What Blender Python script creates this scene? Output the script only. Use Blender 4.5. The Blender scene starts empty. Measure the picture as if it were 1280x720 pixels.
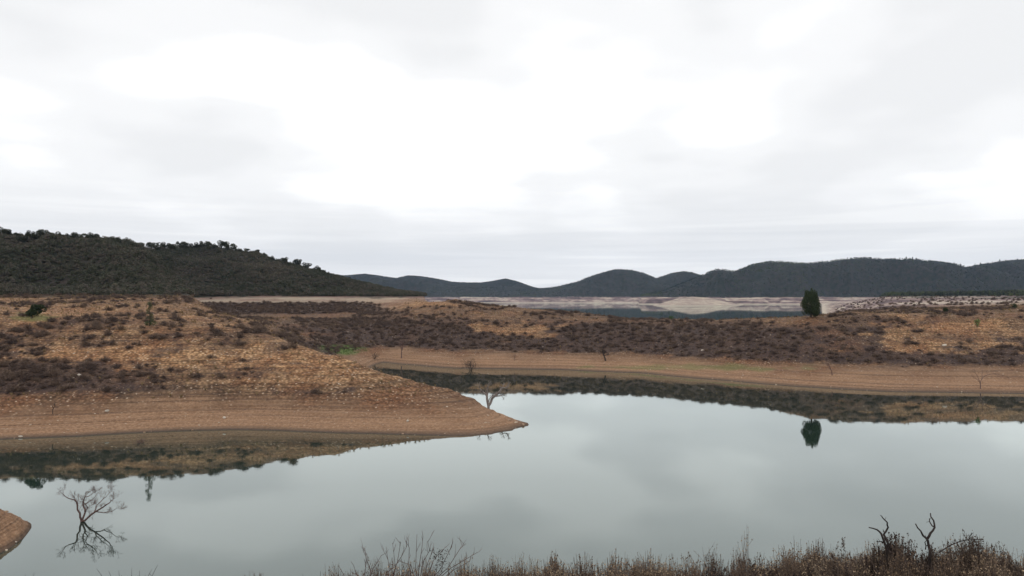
import bpy, math, random
import numpy as np
from mathutils import Vector, Matrix

random.seed(7); RNG = np.random.default_rng(7)
SC = bpy.context.scene
COL = SC.collection
H = 17.7; F = 960.0; HOR = 371.5          # eye height over the lake (m), focal length and horizon of the 1280 px photo

# ------------------------------------------------------------------ camera, sky, sun, exposure
cam = bpy.data.cameras.new('camera'); cam.sensor_width = 36; cam.lens = 27.0
cam.clip_start = 0.1; cam.clip_end = 30000
camo = bpy.data.objects.new('camera', cam); COL.objects.link(camo)
camo.location = (0, 0, H); camo.rotation_euler = (math.radians(90 + 0.686), 0, 0)
SC.camera = camo
SUN_EL, SUN_AZ = 48.0, 200.0              # azimuth clockwise from +Y (behind the camera, a little left)
W = bpy.data.worlds.new('World'); SC.world = W; W.use_nodes = True
def N(nt, typ, **kw):
    n = nt.nodes.new(typ)
    for k, v in kw.items():
        if hasattr(n, k): setattr(n, k, v)
    return n
def L(nt, a, b): nt.links.new(a, b)
def ramp(nt, src, stops, interp='LINEAR'):
    r = nt.nodes.new('ShaderNodeValToRGB'); r.color_ramp.interpolation = interp
    e = r.color_ramp.elements
    while len(e) < len(stops): e.new(0.5)
    for i, (p, c) in enumerate(stops):
        e[i].position = p; e[i].color = (c if hasattr(c, '__len__') else (c, c, c)) + (() if hasattr(c, '__len__') and len(c) == 4 else (1,)) if hasattr(c, '__len__') else (c, c, c, 1)
    if src is not None: L(nt, src, r.inputs[0])
    return r.outputs[0]
def math_(nt, op, a, b=None, c=None, clamp=False):
    m = nt.nodes.new('ShaderNodeMath'); m.operation = op; m.use_clamp = clamp
    for i, v in enumerate((a, b, c)):
        if v is None: continue
        if isinstance(v, (int, float)): m.inputs[i].default_value = v
        else: L(nt, v, m.inputs[i])
    return m.outputs[0]
def mix(nt, fac, a, b, mode='MIX'):
    m = nt.nodes.new('ShaderNodeMix'); m.data_type = 'RGBA'; m.blend_type = mode
    for sock, v in ((m.inputs[0], fac), (m.inputs[6], a), (m.inputs[7], b)):
        if isinstance(v, (int, float)): sock.default_value = v
        elif isinstance(v, tuple): sock.default_value = v + ((1,) if len(v) == 3 else ())
        else: L(nt, v, sock)
    return m.outputs[2]
def noise(nt, vec, scale, detail=4, rough=0.55, dist=0.0):
    n = nt.nodes.new('ShaderNodeTexNoise'); n.inputs['Scale'].default_value = scale
    n.inputs['Detail'].default_value = detail; n.inputs['Roughness'].default_value = rough
    n.inputs['Distortion'].default_value = dist
    if vec is not None: L(nt, vec, n.inputs['Vector'])
    return n.outputs['Fac']

nt = W.node_tree; bg = nt.nodes['Background']; bg.inputs['Strength'].default_value = 0.1
sky = N(nt, 'ShaderNodeTexSky', sky_type='NISHITA'); sky.sun_disc = False
sky.sun_elevation = math.radians(SUN_EL); sky.sun_rotation = math.radians(SUN_AZ)
tc = N(nt, 'ShaderNodeTexCoord'); sx = N(nt, 'ShaderNodeSeparateXYZ'); L(nt, tc.outputs['Generated'], sx.inputs[0])
zz = math_(nt, 'MAXIMUM', sx.outputs[2], 0.0); zd = math_(nt, 'ADD', zz, 0.09)
cx = N(nt, 'ShaderNodeCombineXYZ'); L(nt, math_(nt, 'DIVIDE', sx.outputs[0], zd), cx.inputs[0]); L(nt, math_(nt, 'DIVIDE', sx.outputs[1], zd), cx.inputs[1])
mp = N(nt, 'ShaderNodeMapping'); mp.inputs['Location'].default_value = (3.1, 1.7, 0.4); L(nt, cx.outputs[0], mp.inputs[0])
big = noise(nt, mp.outputs[0], 0.55, 4, 0.5, 0.15); fine = noise(nt, mp.outputs[0], 1.6, 5, 0.5, 0.1)
mp3 = N(nt, 'ShaderNodeMapping'); mp3.inputs['Scale'].default_value = (4.2, 4.2, 9.0); mp3.inputs['Location'].default_value = (0.9, 0.2, 0.3); L(nt, tc.outputs['Generated'], mp3.inputs[0]); soft = noise(nt, mp3.outputs[0], 1.0, 2, 0.45)
dens = math_(nt, 'ADD', math_(nt, 'ADD', math_(nt, 'MULTIPLY', big, 0.40), math_(nt, 'MULTIPLY', fine, 0.15)), math_(nt, 'MULTIPLY', soft, 0.45))
ccol = ramp(nt, dens, [(0.42, (7.35, 7.39, 7.43)), (0.5, (8.0, 8.02, 8.04)), (0.59, (9.6, 9.58, 9.52))], 'EASE')
# a ramp cannot hold values above 1: scale after it
for e in [n for n in nt.nodes if n.type == 'VALTORGB'][0].color_ramp.elements: e.color = (e.color[0]/10, e.color[1]/10, e.color[2]/10, 1)
# low band: streaky, slightly blue, bright breaks
mp2 = N(nt, 'ShaderNodeMapping'); mp2.inputs['Scale'].default_value = (2.2, 2.2, 62); mp2.inputs['Location'].default_value = (0.3, 0.1, 0.5); L(nt, tc.outputs['Generated'], mp2.inputs[0])
st = noise(nt, mp2.outputs[0], 1.0, 4, 0.5, 0.3)
low = ramp(nt, st, [(0.34, (0.66, 0.67, 0.685)), (0.50, (0.715, 0.72, 0.73)), (0.64, (0.81, 0.81, 0.81))], 'EASE')
lf = ramp(nt, zz, [(0.0, 1.0), (0.05, 0.8), (0.16, 0.0)], 'EASE')
cc = mix(nt, lf, ccol, low)
up = nt.nodes.new('ShaderNodeVectorMath'); up.operation = 'SCALE'; L(nt, cc, up.inputs[0]); up.inputs['Scale'].default_value = 12.6
fin = mix(nt, 0.97, sky.outputs[0], up.outputs[0]); L(nt, fin, bg.inputs['Color'])

sl = bpy.data.lights.new('sun', 'SUN'); sl.energy = 0.7; sl.angle = math.radians(25); sl.color = (1, 0.96, 0.9)
so = bpy.data.objects.new('sun', sl); COL.objects.link(so)
a, e = math.radians(SUN_AZ), math.radians(SUN_EL)
so.rotation_euler = Vector((math.sin(a)*math.cos(e), math.cos(a)*math.cos(e), math.sin(e))).to_track_quat('Z', 'Y').to_euler()
SC.view_settings.view_transform = 'Standard'; SC.view_settings.look = 'None'
SC.view_settings.exposure = 0.0; SC.view_settings.gamma = 1.0; SC.view_settings.use_curve_mapping = False
SC.render.engine = 'CYCLES'
SC.cycles.volume_bounces = 1; SC.cycles.max_bounces = 6; SC.cycles.transparent_max_bounces = 8

# ------------------------------------------------------------------ helpers
def tag(o, label=None, cat=None, group=None, kind=None):
    if label: o['label'] = label
    if cat: o['category'] = cat
    if group: o['group'] = group
    if kind: o['kind'] = kind
    return o
def link(name, me, mat=None, parent=None, loc=None):
    o = bpy.data.objects.new(name, me); COL.objects.link(o)
    if mat is not None and me is not None and not me.materials: me.materials.append(mat)
    if parent is not None: o.parent = parent
    if loc is not None: o.location = loc
    return o
def empty(name, loc, rz=0.0, s=1.0):
    o = bpy.data.objects.new(name, None); COL.objects.link(o)
    o.location = loc; o.rotation_euler = (0, 0, rz); o.scale = (s, s, s); o.empty_display_size = 0.2
    return o
def copy_tree(root, loc, rz=0.0, s=(1, 1, 1)):
    r = root.copy(); COL.objects.link(r); r.location = loc; r.rotation_euler = (0, 0, rz); r.scale = s
    for ch in root.children:
        c = ch.copy(); COL.objects.link(c); c.parent = r
    return r
def mesh_np(name, V, Fq, smooth=True):
    me = bpy.data.meshes.new(name); V = np.asarray(V, dtype=np.float32); Fq = np.asarray(Fq, dtype=np.int32)
    k = Fq.shape[1]
    me.vertices.add(len(V)); me.vertices.foreach_set('co', V.ravel())
    me.loops.add(Fq.size); me.loops.foreach_set('vertex_index', Fq.ravel())
    me.polygons.add(len(Fq)); me.polygons.foreach_set('loop_start', np.arange(0, Fq.size, k, dtype=np.int32))
    me.polygons.foreach_set('use_smooth', np.full(len(Fq), smooth))
    me.update(calc_edges=True); me.validate()
    return me

# gradient noise on the ground plane
_perm = RNG.permutation(512).astype(np.int64); _ga = RNG.uniform(0, 2*np.pi, 512)
def gnoise(x, y):
    xi = np.floor(x).astype(np.int64); yi = np.floor(y).astype(np.int64); xf = x-xi; yf = y-yi
    u = xf*xf*xf*(xf*(xf*6-15)+10); v = yf*yf*yf*(yf*(yf*6-15)+10)
    def g(ix, iy, dx, dy):
        h = _ga[_perm[(_perm[ix & 511] + iy) & 511]]; return np.cos(h)*dx + np.sin(h)*dy
    n00 = g(xi, yi, xf, yf); n10 = g(xi+1, yi, xf-1, yf); n01 = g(xi, yi+1, xf, yf-1); n11 = g(xi+1, yi+1, xf-1, yf-1)
    return (n00*(1-u)+n10*u)*(1-v) + (n01*(1-u)+n11*u)*v
def fbm(x, y, s, o=4, seed=0.0):
    r = 0; a = 1.0; x = x/s+seed*17.3; y = y/s-seed*9.1
    for _ in range(o): r = r + a*gnoise(x, y); x = x*2.03+5.2; y = y*2.03+1.3; a *= 0.5
    return r
def sstep(a, b, t):
    t = np.clip((t-a)/(b-a), 0, 1); return t*t*(3-2*t)

# ------------------------------------------------------------------ the land, as heights over the lake
def ZI(y, d): return H-(y-HOR)*d/F          # height seen at photo row y, distance d
PEN = {  # the peninsula on the left: (distance, height) sections
 -900: [(60, 0), (90, 8), (135, 17), (220, 20), (330, 26)],
 -300: [(84, 0), (135, 16), (220, 18.6), (330, 24)],
 0:   [(90, -3), (95.9, 0), (103, 2.4), (118, 8.0), (137, 15.0), (160, 15.9), (225, 18.2), (330, 24)],
 100: [(92, -3), (98.0, 0), (105, 2.4), (118, 7.6), (134, 14.0), (165, 15.6), (225, 18.4), (330, 22)],
 187: [(94, -3), (101, 0), (107, 2.2), (118, 7.0), (131, 13.0), (160, 15.3), (200, 17.5), (225, 18.6), (300, 20)],
 235: [(95, -3), (102.2, 0), (108, 2.1), (119, 7.0), (132, 12.9), (165, 14.6), (195, 16.6), (218, 18.4), (240, 17), (300, 13)],
 262: [(95, -3), (102.4, 0), (108, 2.0), (119, 6.9), (132, 12.7), (165, 14.0), (195, 14.6), (218, 14.6), (260, 12), (300, 11)],
 290: [(95, -3), (102.8, 0), (109, 1.9), (120, 6.7), (133, 12.2), (165, 13.2), (210, 12.6), (240, 11.5), (300, 10)],
 330: [(95, -3), (102.6, 0), (109, 1.9), (120, 6.5), (133, 11.2), (160, 11.4), (200, 11.2), (240, 9)],
 370: [(94, -3), (101.6, 0), (108, 1.9), (119, 6.0), (130, 9.8), (146, 8.6), (170, 7.5), (200, 7)],
 420: [(93, -3), (100.4, 0), (107, 1.9), (117, 5.3), (126, 8.1), (140, 6.0), (165, 1.0), (180, -2), (240, -4)],
 500: [(92, -3), (99.2, 0), (106, 1.7), (114, 3.7), (121, 5.2), (133, 2.6), (146, -.5), (165, -4)],
 560: [(91, -3), (98.2, 0), (105, 1.35), (112, 2.7), (118, 3.75), (126, 1.7), (135, -.6), (150, -4)],
 590: [(91, -3), (98.2, 0), (104, 1.0), (110, 2.1), (115, 2.75), (121, 1.1), (127, -.6), (140, -4)],
 615: [(92, -3), (99.3, 0), (105, .8), (111.5, 1.35), (117, 0), (130, -4)],
 640: [(95, -3), (102, 0), (107, .62), (109, .6), (112.5, 0), (122, -4)],
 660: [(99, -3), (105.6, -.02), (107, .1), (108.5, -.02), (115, -3)],
 670: [(99, -4), (106.5, -.7), (115, -4)],
 720: [(60, -5), (200, -5)], 1400: [(60, -5), (200, -5)]}
BNK = {  # the far bank of the near water and the shelf behind it
 -900: [(100, -5), (300, -5)], 230: [(100, -5), (240, 6), (300, 10), (340, 14), (400, 18)],
 330: [(140, -5), (160, 5), (200, 10.5), (250, 10.4), (300, 9.9), (340, 13.2), (370, 17.6), (420, 20)],
 420: [(150, -3), (175, .4), (195, 3.2), (215, 4.6), (228, 7.6), (260, 9.6), (300, 9.6), (345, 13.2), (375, 17.6), (420, 20)],
 480: [(150, -4), (204, -.6), (209, 0), (222, 2.7), (233, 3.6), (247, 7.6), (275, 10.2), (310, 11.6), (345, 15), (378, 17.8), (430, 19)],
 520: [(150, -4), (193, -1), (200.5, 0), (213, 2.6), (224, 3.4), (240, 8.6), (265, 11.8), (300, 15.3), (335, 17.5), (360, 17.0), (420, 10), (480, -3)],
 570: [(150, -4), (184, -1), (191.6, 0), (204, 2.7), (213, 3.4), (232, 10), (250, 13.3), (286, 16.9), (300, 16.2), (330, 12), (380, 4), (430, -4)],
 640: [(150, -4), (182, -1), (189.7, 0), (200, 2.4), (209, 3.2), (230, 10.4), (259, 14.5), (275, 14), (320, 6), (360, -4)],
 700: [(150, -4), (180, -1), (187.8, 0), (197, 2.2), (205, 3.1), (224, 9.8), (250, 13.2), (262, 12.8), (310, 4), (345, -4)],
 800: [(140, -4), (172, -1), (179.8, 0), (189, 1.9), (197, 3.3), (212, 9.1), (226, 11.2), (245, 10.6), (290, 2), (315, -4)],
 900: [(130, -4), (157, -1), (164.2, 0), (175, 1.9), (183, 3.2), (198, 8.7), (212, 11.5), (235, 10.8), (280, 2), (310, -4)],
 1013: [(120, -4), (144, -1), (151.0, 0), (162, 2.1), (170, 3.0), (182, 9.2), (192, 12.5), (205, 12.4), (240, 11), (290, 2), (320, -4)],
 1060: [(120, -4), (141, -1), (147.6, 0), (159, 2.2), (167, 3.0), (180, 9.0), (190, 12.9), (220, 13.4), (260, 12.8), (340, 8), (450, 7), (700, 9), (1000, 10)],
 1110: [(120, -4), (138, -1), (144.2, 0), (157, 2.3), (165, 3.0), (178, 8.7), (190, 13.3), (230, 13.9), (300, 12.5), (420, 12.6), (600, 14.8), (760, 17.7), (1000, 20)],
 1280: [(110, -4), (134, -1), (141.0, 0), (154, 2.2), (162, 2.8), (176, 7.9), (189, 12.9), (210, 13.8), (300, 14.3), (450, 15.8), (600, 18.1), (900, 22)],
 2300: [(100, -4), (120, -1), (128.0, 0), (144, 2.4), (156, 3.4), (176, 8.6), (189, 13.2), (210, 14.6), (300, 16.3), (450, 18.8), (600, 20.1), (900, 22)]}
SPT = {  # small spit at the lower left
 -900: [(20, 6), (50, 7), (60, 4), (75, 0), (90, -4)], -200: [(40, -3), (47, 0), (55, 3.6), (60, 3.2), (68, 0), (80, -4)],
 0: [(45, -3), (53.2, 0), (55, 1.1), (57.5, 2.0), (59.5, 1.3), (62, 0), (70, -4)],
 25: [(46, -3), (55.8, 0), (57, .7), (58.5, 1.1), (60, .6), (61.4, 0), (70, -4)],
 40: [(50, -2.5), (58.6, 0), (59.6, .22), (60.6, 0), (68, -4)], 48: [(50, -3), (59.6, -.4), (68, -4)],
 120: [(40, -5), (80, -5)], 1400: [(40, -5), (80, -5)]}
def section(tbl, px, d):
    keys = sorted(tbl); out = np.full(px.shape, -5.0)
    vals = np.stack([np.interp(d, [p[0] for p in tbl[k]], [p[1] for p in tbl[k]]) for k in keys])
    pc = np.clip(px, keys[0], keys[-1]-1e-6); i = np.clip(np.searchsorted(keys, pc, side='right')-1, 0, len(keys)-2)
    k = np.array(keys, float); t = (pc-k[i])/(k[i+1]-k[i])
    g = np.indices(px.shape); ix = tuple(g)
    return vals[(i,)+ix]*(1-t) + vals[(i+1,)+ix]*t
LAYERS = [  # (crest line seen in the photo, crest distance, foot distance, foot slope)
 ([(-900, 306), (-300, 290), (0, 303), (60, 303), (95, 302), (130, 305), (155, 309), (175, 314), (195, 328), (215, 348), (232, 364), (246, 372), (280, 374)], 335, 228, .5),
 ([(-300, 330), (120, 316), (170, 312), (210, 316), (250, 316), (290, 317), (320, 322), (350, 330), (380, 337), (400, 341), (420, 347), (450, 355), (480, 362), (510, 367), (545, 372), (600, 376)], 520, 375, .25),
 ([(200, 330), (390, 341), (430, 345), (456, 343), (480, 346), (495, 348), (510, 345), (525, 346), (545, 349), (565, 353), (585, 354), (602, 354), (615, 352), (632, 349), (645, 352), (665, 359), (690, 366), (730, 372)], 3500, 2560, .25),
 ([(560, 372), (600, 366), (640, 364), (672, 361), (695, 359), (720, 353), (735, 347), (755, 341), (770, 337), (790, 338), (805, 342), (822, 349), (850, 356), (900, 366), (950, 372)], 2900, 2470, .25),
 ([(700, 372), (780, 362), (815, 350), (827, 346), (840, 342), (855, 340), (865, 341), (880, 346), (920, 358), (990, 372)], 3050, 2500, .25),
 ([(790, 372), (830, 364), (860, 352), (885, 342), (895, 338), (905, 338), (915, 340), (925, 338), (940, 332), (960, 328), (980, 328), (1000, 330), (1020, 329), (1040, 327), (1060, 324), (1080, 323), (1110, 325), (1140, 323), (1155, 326), (1180, 329), (1200, 332), (1225, 339), (1260, 348), (1400, 352), (2300, 340)], 2280, 1990, .25),
 ([(960, 372), (1100, 350), (1190, 338), (1215, 334), (1230, 331), (1250, 327), (1280, 325), (1400, 312), (2300, 320)], 2600, 2000, .25),
 ([(-900, 330), (300, 345), (600, 357), (672, 360), (700, 359), (900, 360), (2300, 340)], 4700, 3900, .25)]
def land(px, d, detail=True):
    x = (px-640)/F*d; y = d
    z = np.maximum(np.maximum(section(PEN, px, d), section(BNK, px, d)), np.where(d < 110, section(SPT, px, d), -5))
    z = np.maximum(z, np.where(d > 100, -5, z))
    n1 = fbm(x, y, 34, 4, 1); n2 = fbm(x, y, 7, 4, 2); n3 = fbm(x, y, 1.6, 3, 3)
    near = sstep(1400, 500, d)
    amp = sstep(0.2, 4, z)
    z = z + near*(amp*np.where((d < 160) & (px > 330), .35, 1.0)*(0.55*n1+0.42*n2) + sstep(-.5, 1.5, z)*0.10*n3 + sstep(1.0, -.3, z)*0.05*n2)
    if detail:   # little strand-line steps left by the falling water
        w = sstep(0.1, .6, z)*sstep(9, 4, z)*near; per = .55+.1*n1
        z = z + w*0.085*np.sin(2*np.pi*z/per)
    for li, (sk, dr, db, sl) in enumerate(LAYERS):
        wob = 1+0.07*fbm(px, px*0+li*7.7, 60 if dr > 1000 else 150, 3, li+4) if dr > 600 else 1.0+0.0*px
        drr = dr*wob; dbb = db*(1+(0.05*fbm(px, px*0+li*3.3, 45, 4, li+9) if dr > 600 else 0.02*fbm(px, px*0, 60, 3, li+9)))
        ys = np.interp(px, [p[0] for p in sk], [p[1] for p in sk])
        zr = H+(HOR-ys)*drr/F
        t = np.clip((d-dbb)/(drr-dbb), 0, 1); up = np.sin(t*np.pi/2)**1.15
        hill = 18.0+(zr-18.0)*up
        rg = 1-2*np.abs(fbm(x, y, 90 if dr < 1000 else 330, 4, li+20))
        hill = hill + (rg-.6)*np.maximum(zr-18, 0)*(.42*(t*(1-t)*4)**.8 if dr < 1000 else .8*t*(np.clip(1-t, 0, 1)**1.3)*4) *np.where(t < 1, 1, 0)
        if dr > 600: hill = np.minimum(hill, H+(HOR-ys)*d/F+.4)
        back = zr-np.maximum(d-drr, 0)*0.22
        bank = 18.0-(dbb-d)*sl+(1.2*fbm(x, y, 60, 4, li+30)*sstep(-2, 4, 18.0-(dbb-d)*sl)*.5 if dr < 600 else 9*fbm(x, y, 150, 4, li+30)*sstep(20, 10, 18.0-(dbb-d)*sl))
        zl = np.where(d < dbb, bank, np.where(d > drr, back, hill))
        zl = np.where((zr < 17.2) & (d >= dbb), np.minimum(zl, zr-(17.2-zr)*3), zl)
        if li == 0: zl = zl-60*sstep(240, 300, px)
        if li == 1: zl = zl-60*sstep(555, 640, px)
        if dr > 1000: zl = zl-60*sstep(369.5, 372, ys)
        if dr < 1000: zl = np.where(zr < 18.5, np.minimum(zl, zr-2-(18.5-zr)*6), zl)
        z = np.maximum(z, np.maximum(zl, -5))
    # pale headland on the far shore
    hx = (px-866)/np.where(px < 866, 62, 80); z = np.maximum(z, (19.5+5*fbm(x, y, 60, 3, 33))*sstep(1, .0, np.abs(hx))*sstep(1560+60*hx, 1660+60*hx, d)*sstep(1950, 1750, d)-1.8)
    return z
def land_at(px, d):
    return float(land(np.array([float(px)]), np.array([float(d)]))[0])
def cast(px, py, d0=50, d1=700):          # first ground met along a line of sight
    d = np.arange(d0, d1, .25); zz_ = land(np.full(d.shape, float(px)), d); ray = H-(py-HOR)*d/F
    zz_ = np.maximum(zz_, 0); i = np.argmax(zz_ >= ray)
    return d[i] if zz_[i] >= ray[i] else d1
def P(px, d, z=None):
    return Vector(((px-640)/F*d, d, land_at(px, d) if z is None else z))

cols = np.concatenate([np.arange(-1000, -60, 14), np.arange(-60, 1340, 2.0), np.arange(1340, 2400, 14)])
rows = np.concatenate([np.arange(44, 90, .8), np.arange(90, 300, .36)])
r = [rows[-1]]
while r[-1] < 5200: r.append(r[-1]*1.0085+.05)
rows = np.concatenate([rows, np.array(r[1:])])
PX, D = np.meshgrid(cols, rows); Z = land(PX, D)
X = (PX-640)/F*D; Y = D
# patches of growth and of pale soil (where they lie, not how they are lit)
def blob(px, py, cx_, cy_, rx, ry, soft=.5):
    w1 = fbm(px, py*4, 40, 3, 51); w2 = fbm(px, py*4, 40, 3, 52)
    r2 = ((px-cx_)/rx+1.3*w1)**2+((py-cy_)/ry+1.1*w2)**2; return sstep(1+soft*1.5, 1-soft*1.2, r2)
def cover(px, d, z):
    """0..1: how thickly dark scrub grows"""
    x = (px-640)/F*d; py = HOR+(H-z)*F/d
    n = .45*fbm(x, d, 16, 4, 41)+.8*fbm(x, z*9, 20, 4, 43); nf = fbm(x, d, 5, 3, 42)
    pen = (d < 225) & ((px < 330) | (d < 150)) | ((px < 300) & (d < 300))
    # peninsula: a scrub belt on the left, loose clumps above
    c1 = sstep(3.6, 4.6, z)*sstep(8.6, 7.2, z)*sstep(270, 110, px+50*n)*1.15
    c1 = np.maximum(c1, .62*blob(px, py, 300, 463, 90, 11)); c1 = np.maximum(c1, .62*blob(px, py, 385, 490, 50, 5)); c1 = np.maximum(c1, .7*blob(px, py, 50, 428, 110, 15))
    c1 = np.maximum(c1, .55*blob(px, py, 260, 425, 130, 16)); c1 = np.maximum(c1, .6*blob(px, py, 120, 405, 170, 10)); c1 = np.maximum(c1, .35*sstep(9, 11, z))
    c1 = c1*sstep(3.0, 4.2, z+.6*nf)
    c1 = c1*(1-.75*blob(px, py, 130, 445, 90, 14))*(1-.7*blob(px, py, 400, 462, 80, 28))
    c2 = sstep(2.9, 3.8, z+.5*nf)*1.25
    c2 = c2*(1-.85*blob(px, py, 640, 413, 55, 9))*(1-.75*blob(px, py, 1190, 420, 85, 20))*(1-.45*blob(px, py, 1090, 425, 90, 12))*(1-.6*blob(px, py, 1260, 405, 50, 22))
    c2 = c2*(1-.66*sstep(8.5, 11.5, z+.8*n))*(1-.9*blob(px, py, 505, 379, 45, 9))*(1-.6*blob(px, py, 355, 412, 42, 13))
    w_ = sstep(275, 300, d+20*n)*sstep(500, 440, px+60*n); c2 = np.where(d > 260, c2*.85, c2)
    c2 = c2*(1-w_)+w_*(.1+1.2*sstep(10.4, 11.6, z+.5*n)*sstep(15.8, 14.4, z+.5*n))
    c = np.where(pen, c1, c2)
    c = np.where(d > 1000, 0, c)*np.where(px > 700, sstep(380, 290, d), 1)
    return np.clip(c*1.0+.75*n*np.clip(c*3, 0, 1)+.35*nf*np.clip(c*3, 0, 1), 0, 1)
COV = cover(PX, D, Z)
PYI = HOR+(H-Z)*F/D
GRN = np.maximum(blob(PX, PYI, 430, 438, 30, 5.5, .6)*np.where((D > 180) & (D < 235), 1, 0), .45*blob(PX, PYI, 880, 459, 95, 4, .7)*np.where(D < 210, 1, 0))
GRN = np.maximum(GRN, .5*blob(PX, PYI, 45, 397, 22, 5, .7)*np.where(D < 180, 1, 0))
OCH = np.maximum(blob(PX, PYI, 1190, 420, 90, 22), .45*sstep(9, 12, Z)*np.where(D > 150, 1, 0)); OCH = np.maximum(OCH, blob(PX, PYI, 640, 413, 60, 10)); OCH = np.maximum(OCH, blob(PX, PYI, 505, 379, 50, 9)); OCH = np.maximum(OCH, np.where((D < 215) & (PX < 660) & ((PX < 330) | (D < 150)), 1.0, 0)*sstep(3.5, 8, Z+1.2*(PX > 300)))
PAL = sstep(1, .5, np.abs((PX-868)/62))*np.where((D > 1400) & (D < 1850), 1, 0)+.6*sstep(5, 2, np.abs(Z-3.5))*np.where((D > 400) & (PX > 1000), 1, 0)
V = np.stack([X, Y, Z], -1).reshape(-1, 3)
nr, nc = X.shape
idx = np.arange(nr*nc).reshape(nr, nc)
Q = np.stack([idx[:-1, :-1], idx[:-1, 1:], idx[1:, 1:], idx[1:, :-1]], -1).reshape(-1, 4)
zq = Z[:-1, :-1].ravel(); dq = D[:-1, :-1].ravel(); zall = np.maximum.reduce([Z[:-1, :-1], Z[1:, :-1], Z[:-1, 1:], Z[1:, 1:]]).ravel()
hillmask = (zq > 17.9) & (dq > 215) | (dq > 1300)

def add_attr(me, name, arr):
    at = me.attributes.new(name, 'FLOAT', 'POINT'); at.data.foreach_set('value', arr.astype(np.float32))
def submesh(name, mask):
    q = Q[mask]; used, inv = np.unique(q, return_inverse=True)
    me = mesh_np(name, V[used], inv.reshape(q.shape))
    add_attr(me, 'cover', COV.ravel()[used]); add_attr(me, 'green', GRN.ravel()[used]); add_attr(me, 'ochre', OCH.ravel()[used]); add_attr(me, 'pale', PAL.ravel()[used])
    return me

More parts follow.
